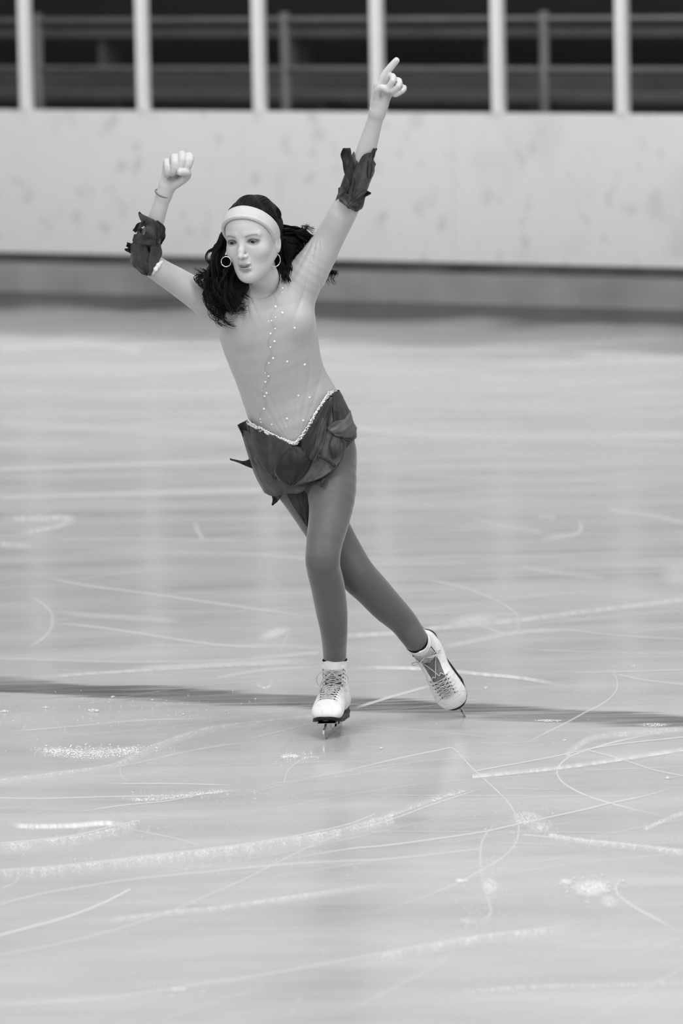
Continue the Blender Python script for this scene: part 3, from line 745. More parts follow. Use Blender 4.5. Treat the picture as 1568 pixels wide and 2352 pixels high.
for a_, Ax, o in ((0, AxA, oA), (1, AxB, oB)):
    limb(BF, [loc2w(shaft(0.04, BETA[a_]), Ax, o), loc2w((0, 0.055, 0.09), Ax, o), loc2w((0, 0.14, 0.078), Ax, o), loc2w((0, 0.20, 0.068), Ax, o)], [0.027, 0.026, 0.026, 0.018], k=0.02)

# ---- hands: palm, four fingers, thumb
def finger(pts, r0, r1, k=0.006):
    n = len(pts); limb(BF, [W(*p) for p in pts], [R(r0 + (r1 - r0) * i / (n - 1)) for i in range(n)], k=k, n=n * 2)
def palm(c0, c1, hw0, hw1, th, lat):
    rings(BF, [(W(*c0), lat, R(hw0), th), (W(*c1), lat, R(hw1), th * 0.95)], k=0.014, n=4)
# pointing hand (image right)
latR = np.array([0.90, 0.0, -0.42])
limb(BF, [W(867, 258, -0.14), W(871, 240, -0.145)], [R(17), R(18)], k=0.012)
palm((871, 238, -0.145), (882, 200, -0.15), 19, 26, 0.0135, latR)
finger([(872, 196, -0.15), (883, 173, -0.155), (897, 154, -0.16), (910, 139, -0.165)], 10.5, 7.6)
finger([(888, 190, -0.152), (899, 175, -0.165), (903, 183, -0.195), (893, 199, -0.19), (889, 205, -0.178)], 8.6, 6.4, 0.003)
finger([(897, 196, -0.152), (913, 184, -0.168), (917, 195, -0.196), (904, 208, -0.19), (899, 211, -0.178)], 8.2, 6.0, 0.003)
finger([(902, 206, -0.15), (925, 200, -0.165), (926, 207, -0.19), (911, 217, -0.186), (905, 218, -0.176)], 7.2, 5.4, 0.003)
finger([(866, 232, -0.155), (866, 211, -0.170), (876, 201, -0.184), (890, 208, -0.190)], 9.6, 7.0, 0.008)
# closed hand (image left)
latL = np.array([0.92, 0.0, 0.36])
limb(BF, [W(377, 448, -0.15), W(382, 432, -0.155)], [R(16.5), R(18)], k=0.012)
palm((386, 424, -0.155), (401, 388, -0.15), 19, 29, 0.0135, latL)
finger([(424, 378, -0.150), (433, 359, -0.162), (436, 366, -0.192), (430, 384, -0.196), (424, 390, -0.182)], 11.0, 8.6, 0.003)
finger([(410, 378, -0.150), (416, 356, -0.165), (419, 364, -0.198), (414, 386, -0.200), (409, 393, -0.186)], 11.0, 8.6, 0.003)
finger([(396, 383, -0.150), (399, 362, -0.165), (401, 370, -0.196), (399, 391, -0.198), (395, 397, -0.184)], 10.6, 8.2, 0.003)
finger([(384, 390, -0.150), (383, 372, -0.160), (384, 379, -0.188), (384, 396, -0.190), (383, 402, -0.178)], 9.4, 7.4, 0.003)
finger([(402, 424, -0.160), (426, 408, -0.176), (430, 397, -0.196), (414, 396, -0.214)], 10.5, 8.0, 0.004)

# ---- head
yaw = math.radians(24); pit = math.radians(5); rol = math.radians(3.5)
Fh = np.array([-math.sin(yaw) * math.cos(pit), -math.cos(yaw) * math.cos(pit), -math.sin(pit)])
Xh = np.cross(Fh, np.array([0, 0, 1.0])) * -1; Xh /= np.linalg.norm(Xh)
Uh = np.cross(Fh, Xh) * -1
if Uh[2] < 0: Uh = -Uh
if Xh[0] < 0: Xh = -Xh
Xr = math.cos(rol) * Xh + math.sin(rol) * Uh; Ur = -math.sin(rol) * Xh + math.cos(rol) * Uh
HA = np.array([Xr, Fh, Ur]); HC = W(556, 556, -0.185) - 0.08 * Fh
HS = 1.03
def H(p): return (np.asarray(p, float) * HS) @ HA + HC
def toH(P): return (P - HC) @ HA.T / HS
def hell(c, r, k, op='u', rx=0.0, rz=0.0):
    ca, sa = math.cos(rx), math.sin(rx); Rx = np.array([[1, 0, 0], [0, ca, sa], [0, -sa, ca]])
    cz, sz = math.cos(rz), math.sin(rz); Rz = np.array([[cz, 0, sz], [0, 1, 0], [-sz, 0, cz]])
    BF.add(*ell(H(c), np.array(r) * HS, (Rz @ Rx) @ HA), k, op)
def hcone(a, b, ra, rb, k, op='u'): BF.add(*cone(H(a), H(b), ra * HS, rb * HS), k, op)
hell((0, -0.004, 0.031), (0.067, 0.084, 0.072), 0.03)
hell((0, 0.028, 0.030), (0.057, 0.050, 0.050), 0.03)
hell((0, 0.028, -0.020), (0.056, 0.050, 0.060), 0.03)
hell((0, 0.045, -0.066), (0.036, 0.034, 0.034), 0.03)
for s_ in (-1, 1):
    hcone((s_ * 0.042, -0.002, -0.045), (s_ * 0.015, 0.058, -0.092), 0.018, 0.013, 0.028)
    hell((s_ * 0.034, 0.052, -0.028), (0.024, 0.022, 0.022), 0.022)
hell((0, 0.064, -0.098), (0.017, 0.015, 0.013), 0.016)
hcone((0, 0.02, -0.075), (0, -0.03, -0.11), 0.035, 0.040, 0.03)
for s_ in (-1, 1):
    hell((s_ * 0.031, 0.088, 0.000), (0.017, 0.013, 0.0115), 0.010, 's')
    hcone((s_ * 0.014, 0.076, 0.020), (s_ * 0.044, 0.066, 0.018), 0.006, 0.005, 0.012)
    hell((s_ * 0.031, 0.0655, -0.001), (0.0150, 0.0135, 0.0125), 0.004)
hcone((0, 0.074, 0.010), (0, 0.090, -0.022), 0.0065, 0.0075, 0.010)
hcone((0, 0.090, -0.022), (0, 0.097, -0.036), 0.0078, 0.0082, 0.006)
for s_ in (-1, 1):
    hell((s_ * 0.0105, 0.087, -0.038), (0.0055, 0.008, 0.0058), 0.005)
    hell((s_ * 0.0062, 0.096, -0.0455), (0.0034, 0.0048, 0.0032), 0.0015, 's')
hell((0, 0.080, -0.052), (0.016, 0.010, 0.010), 0.010)
hell((-0.006, 0.0835, -0.0600), (0.0140, 0.0075, 0.0044), 0.003, rz=-0.12); hell((0.006, 0.0835, -0.0600), (0.0140, 0.0075, 0.0044), 0.003, rz=0.12)
hell((0, 0.0815, -0.0722), (0.0165, 0.0080, 0.0055), 0.007)
hell((0, 0.090, -0.0655), (0.0175, 0.013, 0.0042), 0.0015, 's')
hell((0, 0.080, -0.0795), (0.013, 0.005, 0.003), 0.010, 's')
for s_ in (-1, 1):
    hell((s_ * 0.0650, -0.006, -0.020), (0.0070, 0.014, 0.025), 0.006, rx=0.2)
    hell((s_ * 0.0715, -0.004, -0.016), (0.004, 0.009, 0.015), 0.004, 's', rx=0.2)
    for q in (0,):   # eye opening cut through the lids
        hell((s_ * 0.0315, 0.082, -0.0018), (0.0128, 0.012, 0.0048), 0.001, 's', rz=s_ * -0.08)

# ---- body mesh: one surface, finer towards the head
colp = W(602, 690, -0.06); coln = np.array([0.0, -0.55, 0.83]); coln /= np.linalg.norm(coln)
def side(P): return (P - colp) @ coln
print('evaluating body')
pts_all = np.array([W(300, 340, -0.3), W(960, 120, -0.3), W(960, 1750, 0.75), W(300, 1750, 0.75)])
lo_b = pts_all.min(0) - 0.03; hi_b = pts_all.max(0) + 0.03
V1, F1 = polygonize(BF.eval, lo_b, hi_b, 0.0030)
Hlo = HC - 0.17; Hhi = HC + 0.17
V2, F2 = polygonize(BF.eval, Hlo, Hhi, 0.0014)
inner = lambda P: ((P > Hlo + 0.004) & (P < Hhi - 0.004)).all(1) & (np.linalg.norm(P - HC - 0.0, axis=1) < 0.155)
headzone = lambda P, e: (np.linalg.norm(P - (HC), axis=1) < 0.150 + e) & (side(P) > -e)
V1, F1 = prune(V1, F1, ~headzone(V1, -0.010)); V2, F2 = prune(V2, F2, headzone(V2, 0.0))
V1 = relax(V1, F1, 1)
VV = np.vstack([V1, V2]); FF = np.vstack([F1, F2 + len(V1)])
me = mesh_from(VV, FF, 'body')
q = toH(VV); tint = np.ones(len(VV))
inh = np.linalg.norm(q, axis=1) < 0.16
def blob(c, r, p=2.0): return np.clip(1.4 - np.linalg.norm((q - np.array(c)) / np.array(r), axis=1) ** p, 0, 1) * inh
lips = np.maximum.reduce([blob((-0.006, 0.086, -0.0600), (0.0145, 0.012, 0.0050), 4), blob((0.006, 0.086, -0.0600), (0.0145, 0.012, 0.0050), 4), blob((0, 0.086, -0.0712), (0.0165, 0.012, 0.0060), 4)])
tint *= 1 - 0.42 * np.clip(lips, 0, 1)
for s_ in (-1, 1):
    t_ = (q[:, 0] * s_ - 0.014) / 0.032; arch = 0.0138 + 0.004 * np.sin(np.clip(t_, 0, 1) * 2.4)
    brow = np.exp(-((q[:, 2] - arch) / 0.0026) ** 2) * ((t_ > 0) & (t_ < 1)) * (q[:, 1] > 0.03) * inh
    tint *= 1 - 0.55 * brow
    r_ = np.sqrt(((q[:, 0] - s_ * 0.0315) / 0.0175) ** 2 + ((q[:, 2] + 0.0005) / 0.0092) ** 2)
    lash = np.exp(-((r_ - 0.70) / 0.30) ** 2) * (q[:, 1] > 0.05) * inh
    tint *= 1 - 0.93 * lash * np.clip(0.8 + (q[:, 2] + 0.0012) * 70, 0.5, 1)
for s_ in (-1, 1):                                         # nostril shading painted into the skin tint
    tint *= 1 - 0.8 * np.clip(1.2 - np.linalg.norm((q - np.array((s_ * 0.0062, 0.096, -0.0450))) / 0.0042, axis=1), 0, 1) * inh
tint *= 1 - 0.9 * np.clip(1.3 - np.linalg.norm((q - np.array((0, 0.076, -0.0655))) / np.array((0.017, 0.009, 0.004)), axis=1), 0, 1) * inh
set_attr(me, 'tint', tint)
body = wear(link('body', me, M['skin']))
print('body verts', len(VV))
# eyes and teeth
for s_ in (-1, 1):
    mb = MB(); mb.ball(H((s_ * 0.031, 0.0640, -0.001)), 0.0124 * HS, ax=HA, n=28, mrows=20)
    me = mesh_from(mb.V, mb.F, 'eye'); qq = toH(np.array(mb.V)) - np.array((s_ * 0.031, 0.0640, -0.001))
    dirg = np.array([-0.22, 0.96, -0.12]); dirg /= np.linalg.norm(dirg)
    ang = (qq / np.linalg.norm(qq, axis=1)[:, None]) @ dirg
    set_attr(me, 'tint', np.where(ang > math.cos(0.56), 0.04, 1.0)); wear(link('eye', me, M['eye']))
mb = MB()
for i in range(6):
    x = (i - 2.5) * 0.0052; mb.ball(H((x, 0.0805 - abs(x) * 0.25, -0.0640)), 0.0028, 0.0024, 0.0036, ax=HA, n=8, mrows=6)
wear(mb.build('teeth', M['teeth'], smooth=True))

# ---- leotard: the body surface let out a little, with stretch folds
AXT = W(602, 690) - W(702, 1015, 0.12); AXT /= np.linalg.norm(AXT)
SURF = 0.0036
armcutL = cone(W(343, 556, -0.10), W(400, 360, -0.16), 0.045, 0.09)[0]
armcutR = cone(W(831, 372, -0.09), W(900, 150, -0.15), 0.042, 0.10)[0]
neckcut = ell(W(601, 650, -0.035), (0.052, 0.066, 0.046))[0]
headcut = ell(H((0, 0.0, -0.01)), (0.090, 0.115, 0.135), HA)[0]
jawcut = cone(W(601, 655, -0.05), H((0, 0.03, -0.05)), 0.050, 0.095)[0]
sR, sL = W(700, 640, -0.05), W(500, 690, -0.05)
def folds(P):
    X = (P[:, 0] - W(640, 800)[0]); Z = P[:, 2]; pxs = (P - CAM); w = pxs @ F0; u = 784 + FPX * (pxs @ CR) / w; v = 1176 - FPX * (pxs @ CU) / w
    f = np.zeros(len(P))
    # folds fanning from the raised shoulder down to the chest
    def fan(cx, cy, a0, a1, n, r0, r1, amp):
        dx, dy = u - cx, v - cy; r_ = np.hypot(dx, dy); an = np.arctan2(dy, dx)
        wgt = np.clip((r_ - r0) / 25, 0, 1) * np.clip((r1 - r_) / 60, 0, 1) * np.clip((an - a0) / 0.15, 0, 1) * np.clip((a1 - an) / 0.15, 0, 1)
        return amp * wgt * (np.abs(np.sin((an - a0) * n * 0.5 + 0.35 * np.sin(r_ * 0.02 + an * 3))) ** 0.5 - 0.6) * 1.6
    f += fan(735, 520, 1.35, 2.6, 26, 25, 260, 0.0022)
    f += fan(560, 640, 1.0, 2.3, 30, 35, 130, 0.0024)
    f += fan(678, 1040, -2.3, -1.1, 42, 30, 240, 0.0012)
    f += 0.0012 * np.exp(-((u - (622 + (v - 720) * -0.11)) / 5.0) ** 2) * ((v > 640) & (v < 950))
    return f
def brief(p):
    a = p - CAM; w = a @ F0; u = 784 + FPX * (a @ CR) / w; v = 1176 - FPX * (a @ CU) / w
    return (v - np.minimum(1112, np.where(u > 700, 1112 - (u - 700) * 1.2, 1112 - (700 - u) * 0.7))) / S
def leo(P):
    sh = P.shape[:-1]; d = BF.eval(P) - SURF; p = P.reshape(-1, 3); d = d.reshape(-1)
    near = np.abs(d) < 0.02
    if near.any(): d[near] -= folds(p[near])
    cut = np.maximum.reduce([-armcutL(p), -armcutR(p), -neckcut(p), brief(p)])
    shell = np.maximum(d, cut)
    return shell.reshape(sh)
def leo_c(P):                                              # coarse call keeps head out
    d = leo(P); p = P.reshape(-1, 3); hd = (-np.minimum(headcut(p), jawcut(p))).reshape(d.shape)
    return np.maximum(d, hd)
V, Fq = polygonize(leo_c, lo_b, hi_b, 0.0025)
V = relax(V, Fq, 1); me = mesh_from(V, Fq, 'leotard')
nd = neckcut(V); tn = np.ones(len(V)); tn *= 1 - 0.42 * np.exp(-((nd - 0.007) / 0.0026) ** 2)
q_ = V - CAM; w_ = q_ @ F0; u_ = 784 + FPX * (q_ @ CR) / w_; v_ = 1176 - FPX * (q_ @ CU) / w_
sw = np.exp(-((u_ - (628 + (v_ - 720) * -0.11 + 6 * np.sin(v_ * 0.11))) / 3.0) ** 2) * ((v_ > 650) & (v_ < 965)) * (V[:, 1] < Y0 + 0.05)
tn *= 1 - 0.13 * sw
set_attr(me, 'tint', tn); leotard = wear(link('leotard', me, M['leotard']))
# ---- tights
def tig(P):
    sh = P.shape[:-1]; d = BF.eval(P) - 0.0026; p = P.reshape(-1, 3)
    cut = (p - W(700, 990, 0.1)) @ np.array([-0.3, 0, 0.95])
    cA = cone(loc2w(shaft(.05, BETA[0]), AxA, oA), loc2w((0, .1, .0), AxA, oA), 0.045, 0.16)[0](p); cB = cone(loc2w(shaft(.05, BETA[1]), AxB, oB), loc2w((0, .1, .0), AxB, oB), 0.045, 0.16)[0](p)
    return np.maximum(d, np.maximum.reduce([cut, -cA, -cB]).reshape(sh))
tlo = np.minimum.reduce([W(540, 1030, -0.2), W(560, 1600, -0.2)]); thi = np.maximum.reduce([W(1100, 930, 0.75), W(560, 930, 0.75)])
V, Fq = polygonize(tig, tlo - 0.02, thi + 0.02, 0.0028); V = relax(V, Fq, 1)
wear(link('tights', mesh_from(V, Fq, 'tights'), M['tights']))

# ---- rhinestones and sequin trim (sewn on the leotard)
gem_px = [(440 + x * .2423, 700 + y * .2423) for x, y in ((796,18),(860,76),(795,118),(755,152),(730,157),(790,228),(748,274),(785,348),(745,402),(772,508),(730,553),(906,540),(1072,568),(697,648),(727,678),(699,732),(710,838),(690,868),(668,815),(1012,862),(1118,880),(685,988),(650,1085),(655,1115),(758,1136),(903,1080),(1057,1098),(975,220))]
gem_px += [(649, 662), (648, 672), (677, 754), (657, 1000 - 20)]
gem_r = [3.4, 3.2, 1.8, 2.4, 1.8, 2.2, 2.8, 3.2, 2.6, 3.4, 2.4, 3.2, 3.4, 1.6, 2.6, 3.0, 3.0, 2.6, 1.4, 2.8, 3.0, 3.6, 2.2, 2.2, 2.4, 3.0, 3.0, 2.6, 2.4, 1.6, 2.4, 1.2]
P_, _ = trace(leo_c, [g[0] for g in gem_px], [g[1] for g in gem_px])
def grad(ev, p, e=0.002):
    g = np.array([ev((p + e * d)[None])[0] - ev((p - e * d)[None])[0] for d in np.eye(3)]); return g / (np.linalg.norm(g) + 1e-9)
def disc(mb, p, nrm, r_, th):
    a = np.cross(nrm, [0, 0, 1.0]); a /= np.linalg.norm(a) + 1e-9; b = np.cross(nrm, a); mb.ball(p, r_, r_, th, ax=np.array([a, b, nrm]), n=8, mrows=5)
for p, r_ in zip(P_, gem_r):
    mb = MB(); disc(mb, p, grad(BF.eval, p), R(r_) * 0.95, R(r_) * 0.5); wear(mb.build('rhinestone', M['gem'], smooth=True), leotard)
mb = MB()
def vline(pts, step):
    pts = np.array(pts, float); out_ = []
    for a, b in zip(pts[:-1], pts[1:]):
        L = np.linalg.norm(b - a); k = max(1, int(L / step)); out_ += [a + (b - a) * i / k for i in range(k)]
    return out_ + [pts[-1]]
vl = [(567, 966), (590, 980), (615, 993), (640, 1006), (660, 1014), (678, 1018), (690, 1005), (705, 985), (722, 955), (735, 935), (748, 913), (756, 903), (764, 900)]
q1 = vline(vl, 3.4); jit = [(x + random.uniform(-1.2, 1.2), y + random.uniform(-1.2, 1.2)) for x, y in q1]
q2 = [(x, y + (5.0 if x < 678 else 4.0)) for x, y in vline(vl, 4.0)]
skirt_form = lambda P: BF.eval(P) - 0.0155
for pts, rr in ((jit, 4.3), (q2, 4.0)):
    P_, _ = trace(skirt_form, [a for a, b in pts], [b for a, b in pts])
    for p in P_:
        nrm = grad(BF.eval, p) + rng.normal(0, 0.30, 3); nrm /= np.linalg.norm(nrm); disc(mb, p, nrm, R(rr), 0.0011)
# the trim goes on around the back
wear(mb.build('sequin_trim', M['sequin'], smooth=True), leotard)

# ---- leaf-shaped petals
class Cloth:
    def __init__(s): s.V = []; s.F = []; s.t = []
    def leaf(s, ev, sp, lift0, lift1, curl=0.006, tint=1.0, nu=26, nv=13, ruffle=0.003, thick=0.0009, wob=0.0):
        """sp: (px, py, half width px) along the midrib; laid over the form ev and lifted off it"""
        D = crom(np.array(sp, float), nu); T = np.gradient(D[:, :2], axis=0); T /= np.linalg.norm(T, axis=1)[:, None] + 1e-9; Nn = np.stack([-T[:, 1], T[:, 0]], 1)
        ph = random.random() * 6; v = np.linspace(-1, 1, nv); U, Vv = np.meshgrid(np.linspace(0, 1, nu), v, indexing='ij')
        wd = D[:, 2][:, None] * (1 + 0.10 * np.sin(U * 17 + ph + 2 * Vv) * np.abs(Vv))
        px = D[:, 0][:, None] + Nn[:, 0][:, None] * Vv * wd; py = D[:, 1][:, None] + Nn[:, 1][:, None] * Vv * wd
        P, best = trace(ev, px.ravel(), py.ravel())
        lift = lift0 + (lift1 - lift0) * U ** 1.5 + curl * Vv ** 2 * (0.3 + U) + ruffle * np.sin(U * 9 + ph + 3 * Vv) * (0.3 + U) + 0.0018 * np.abs(np.sin(Vv * 7 + U * 5)) 
        Y = P[:, 1].reshape(U.shape)
        for _ in range(3):                                  # the cloth spans the hollows
            Y[1:-1] = 0.5 * Y[1:-1] + 0.25 * (Y[:-2] + Y[2:]); Y[:, 1:-1] = 0.5 * Y[:, 1:-1] + 0.25 * (Y[:, :-2] + Y[:, 2:])
        Y = np.minimum(Y, Y) - lift
        pts = [PY(a, b, y_) for a, b, y_ in zip(px.ravel(), py.ravel(), Y.ravel())]
        s.grid(pts, U, Vv, nu, nv, tint, thick)
    def grid(s, pts, U, Vv, nu, nv, tint, thick):
        pts = np.array(pts).reshape(nu, nv, 3)
        du = np.gradient(pts, axis=0); dv = np.gradient(pts, axis=1); nr = np.cross(du, dv); nr /= np.linalg.norm(nr, axis=2)[..., None] + 1e-12
        b = len(s.V); lay = nu * nv
        for sg in (-1, 1): s.V += [tuple(p) for p in (pts + sg * thick * nr).reshape(-1, 3)]
        tt = tint * (1 - 0.55 * (np.abs(Vv) > 0.90)) * (1 + 0.25 * np.exp(-(Vv / 0.05) ** 2)); s.t += list(tt.ravel()) * 2  # petal borders darker, midrib lighter
        idx = lambda i, j, l: b + l * lay + i * nv + j
        for i in range(nu - 1):
            for j in range(nv - 1):
                s.F.append((idx(i, j, 0), idx(i + 1, j, 0), idx(i + 1, j + 1, 0), idx(i, j + 1, 0))); s.F.append((idx(i, j, 1), idx(i, j + 1, 1), idx(i + 1, j + 1, 1), idx(i + 1, j, 1)))
        for i in range(nu - 1):
            s.F.append((idx(i, 0, 0), idx(i, 0, 1), idx(i + 1, 0, 1), idx(i + 1, 0, 0))); s.F.append((idx(i, nv - 1, 0), idx(i + 1, nv - 1, 0), idx(i + 1, nv - 1, 1), idx(i, nv - 1, 1)))
        for j in range(nv - 1):
            s.F.append((idx(0, j, 0), idx(0, j + 1, 0), idx(0, j + 1, 1), idx(0, j, 1))); s.F.append((idx(nu - 1, j, 0), idx(nu - 1, j, 1), idx(nu - 1, j + 1, 1), idx(nu - 1, j + 1, 0)))
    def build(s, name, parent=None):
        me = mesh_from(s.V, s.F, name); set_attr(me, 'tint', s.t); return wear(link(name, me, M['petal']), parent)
# base of the skirt: snug shell from the V waist to the hips
def pixuv(p):
    a = p - CAM; w = a @ F0; return 784 + FPX * (a @ CR) / w, 1176 - FPX * (a @ CU) / w
def skb(P):
    sh = P.shape[:-1]; d = BF.eval(P) - 0.0095; p = P.reshape(-1, 3); u, v = pixuv(p)
    vt = np.where(u < 678, 968 + (u - 567) * 0.47, 1020 - (u - 678) * 1.43); back = p[:, 1] > Y0 + 0.12
    vt = np.where(back, 1000 - (u - 567) * 0.36, vt)
    top = (vt - v) / S * 0.8
    hem = np.where(u < 712, 1104, 1112 - (u - 712) * 1.0)
    bot = (v - hem) / S
    return np.maximum(d, np.maximum(top, bot).reshape(sh))
slo = np.minimum.reduce([W(500, 1180, -0.2), W(500, 880, -0.2)]); shi = np.maximum.reduce([W(880, 880, 0.35), W(880, 880, 0.35)])
V, Fq = polygonize(skb, slo, shi, 0.003); V = relax(V, Fq, 1); me = mesh_from(V, Fq, 'skirt'); set_attr(me, 'tint', np.full(len(V), 0.75))
skirt = wear(link('skirt', me, M['petal']))
sk = lambda P: BF.eval(P) - 0.014
def petal(sp, l0, l1, **kw):
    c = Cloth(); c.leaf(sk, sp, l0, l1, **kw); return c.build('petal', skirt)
def strip(lp, rp, l0, l1, tint=1.0, ev=sk, nu=26, nv=15, bulge=0.004, par=None, name='petal', wave=0.0022, droop=0.0):
    """cloth panel between two edge lines (pixels, top to tip)"""
    c = Cloth(); A = crom(np.array(lp, float), nu); Bq = crom(np.array(rp, float), nu); v = np.linspace(-1, 1, nv); U, Vv = np.meshgrid(np.linspace(0, 1, nu), v, indexing='ij')
    t = (Vv + 1) / 2; px = A[:, 0][:, None] * (1 - t) + Bq[:, 0][:, None] * t; py = A[:, 1][:, None] * (1 - t) + Bq[:, 1][:, None] * t + droop * U ** 3 * (np.sin(t * math.pi) + 0.35 * np.sin(t * 9))
    P, _ = trace(ev, px.ravel(), py.ravel()); Y = P[:, 1].reshape(U.shape)
    for _i in range(5):
        Y[1:-1] = 0.5 * Y[1:-1] + 0.25 * (Y[:-2] + Y[2:]); Y[:, 1:-1] = 0.5 * Y[:, 1:-1] + 0.25 * (Y[:, :-2] + Y[:, 2:])
    ph = random.random() * 6
    Y = Y - (l0 + (l1 - l0) * U) - bulge * (1 - Vv ** 2) * np.sin(U * math.pi) - wave * np.sin(Vv * 6 + U * 4 + ph) * (0.2 + U) - 0.5 * wave * np.sin(Vv * 13 - U * 7 + ph)
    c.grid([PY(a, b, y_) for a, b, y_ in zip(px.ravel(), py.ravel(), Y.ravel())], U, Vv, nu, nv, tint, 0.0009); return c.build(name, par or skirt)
LBF = Field(); limb(LBF, [p for p, _ in legB], [r_ for _, r_ in legB], k=0.02, n=20)
lbe = lambda P: LBF.eval(P) - 0.006
strip([(552,985),(568,1040),(586,1092),(607,1131)], [(690,1030),(704,1060),(708,1090),(703,1122)], 0.000, 0.008, 1.5, droop=11)
strip([(567,972),(571,1010),(588,1060),(628,1100)], [(677,1024),(668,1042),(652,1075),(630,1101)], 0.004, 0.014, 1.0)
strip([(668,1026),(642,1055),(630,1080),(641,1102),(664,1113)], [(680,1026),(712,1036),(716,1060),(700,1090),(668,1115)], 0.012, 0.020, 0.6, bulge=0.010)
strip([(758,912),(722,985),(702,1040),(690,1085),(672,1118)], [(776,912),(797,965),(795,1018),(779,1066),(737,1099)], 0.003, 0.018, 1.7)
strip([(748,920),(714,978),(692,1016),(700,1046)], [(764,922),(752,985),(738,1030),(716,1052)], 0.010, 0.018, 0.6)
strip([(764,904),(764,950),(769,992)], [(772,903),(793,944),(797,978)], 0.006, 0.016, 0.75)
strip([(740,960),(722,1010),(708,1050)], [(750,962),(745,1015),(722,1064)], 0.014, 0.022, 1.3)
strip([(804,942),(790,962),(768,968),(750,984)], [(812,973),(819,985),(806,1006),(772,1002)], 0.016, 0.022, 1.9, bulge=0.012)
strip([(782,999),(794,1009),(805,1012)], [(786,1003),(796,1014),(806,1015)], 0.030, 0.034, 0.3, nu=8, nv=5)
strip([(764,1000),(757,1026),(766,1052)], [(780,1004),(785,1024),(773,1050)], 0.018, 0.026, 1.2, bulge=0.008)
strip([(728,1048),(752,1062),(768,1074)], [(732,1044),(758,1056),(772,1069)], 0.026, 0.028, 0.45, nu=8, nv=5)
strip([(722,1103),(730,1112),(738,1117)], [(752,1088),(746,1104),(741,1117)], 0.004, 0.006, 0.6)
strip([(655,1122),(670,1162),(705,1210)], [(716,1100),(713,1150),(707,1211)], 0.004, 0.004, 0.6, ev=lbe)
strip([(619,1128),(626,1146),(624,1160)], [(650,1130),(640,1148),(626,1161)], 0.004, 0.006, 0.35, ev=lbe)
strip([(545,976),(556,1000),(568,1035),(574,1068)], [(568,964),(573,985),(575,1030),(576,1066)], 0.004, 0.002, 0.3)
strip([(578,1052),(560,1059),(545,1057),(528,1053)], [(580,1076),(562,1069),(545,1062),(528,1056)], 0.006, 0.012, 0.4, wave=0.0008)
# petals round the back
for i in range(7):
    a0 = -0.9 + i * 0.3; c = Cloth(); nu, nv = 18, 9; U, Vv = np.meshgrid(np.linspace(0, 1, nu), np.linspace(-1, 1, nv), indexing='ij')
    cen = W(700, 1010, 0.12); wv = 0.035 * np.sin(np.clip(U, 0.02, 1) * math.pi) ** 0.6
    an = a0 + Vv * wv / 0.12; rr = 0.128 + 0.02 * U
    X = cen[0] + np.sin(an) * rr * 1.02 - 0.0 * U; Yp = cen[1] + np.cos(an) * rr * 0.95; Zp = cen[2] + 0.035 + 0.04 * np.sin(an) - U * 0.15
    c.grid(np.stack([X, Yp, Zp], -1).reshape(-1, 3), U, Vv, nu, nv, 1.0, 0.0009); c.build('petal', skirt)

# ---- sleeve cuffs of petals
def cuff_base(name, a, b, r0, r1):
    nu, nv = 14, 30; c = Cloth(); ax = b - a; A = ax / np.linalg.norm(ax); X = np.cross(A, [0, 1, 0]); X /= np.linalg.norm(X); Yv = np.cross(A, X)
    U, Vv = np.meshgrid(np.linspace(0, 1, nu), np.linspace(0, 1, nv), indexing='ij'); an = Vv * 2 * math.pi
    rr = (r0 + (r1 - r0) * U) * (1 + 0.07 * np.sin(an * 5 + U * 4) + 0.05 * np.sin(an * 9)); uu = U + 0.07 * np.sin(an * 3 + 1) * (U - 0.5) * 2
    pts = a + uu[..., None] * ax + rr[..., None] * (np.cos(an)[..., None] * X + np.sin(an)[..., None] * Yv)
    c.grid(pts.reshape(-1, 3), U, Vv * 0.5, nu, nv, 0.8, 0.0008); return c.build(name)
cR = cuff_base('cuff', W(802, 468, -0.06), W(836, 362, -0.085), 0.036, 0.034)
cfR = lambda P: np.minimum(cone(W(798, 478, -0.06), W(842, 345, -0.09), 0.036, 0.033)[0](P), 5)
def cpet(ev, par, sp, l0, l1, **kw):
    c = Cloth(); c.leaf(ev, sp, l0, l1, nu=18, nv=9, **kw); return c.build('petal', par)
cpet(cfR, cR, [(795, 340, 8), (796, 360, 13), (800, 385, 11), (806, 420, 9), (808, 440, 3)], 0.004, 0.004, tint=0.35, ruffle=0.004)
cpet(cfR, cR, [(852, 352, 3), (842, 368, 15), (836, 395, 22), (826, 425, 20), (812, 450, 12), (800, 470, 3)], 0.006, 0.010, tint=1.35)
cpet(cfR, cR, [(862, 340, 4), (858, 350, 4), (852, 362, 6), (850, 385, 6), (848, 410, 2)], 0.003, 0.003, tint=0.7)
cpet(cfR, cR, [(778, 455, 8), (800, 452, 18), (822, 448, 16), (838, 444, 8), (852, 444, 1)], 0.006, 0.010, tint=0.8, ruffle=0.006)
cpet(cfR, cR, [(788, 452, 8), (802, 462, 14), (812, 472, 12), (816, 480, 6)], 0.010, 0.014, tint=1.0)
cpet(cfR, cR, [(782, 430, 5), (786, 445, 10), (794, 460, 10), (800, 470, 3)], 0.004, 0.006, tint=0.8)
cL = cuff_base('cuff', W(331, 600, -0.09), W(345, 530, -0.115), 0.036, 0.035)
cfL = lambda P: cone(W(330, 606, -0.09), W(348, 515, -0.12), 0.035, 0.032)[0](P)
cpet(cfL, cL, [(319, 487, 1.5), (327, 500, 7), (345, 515, 14), (352, 535, 18), (350, 550, 8)], 0.004, 0.010, tint=0.75)
cpet(cfL, cL, [(358, 508, 3), (368, 522, 9), (370, 540, 10), (366, 560, 5)], 0.006, 0.006, tint=0.6)
cpet(cfL, cL, [(308, 532, 4), (318, 520, 6), (330, 512, 5), (336, 508, 2)], 0.010, 0.012, tint=0.25)
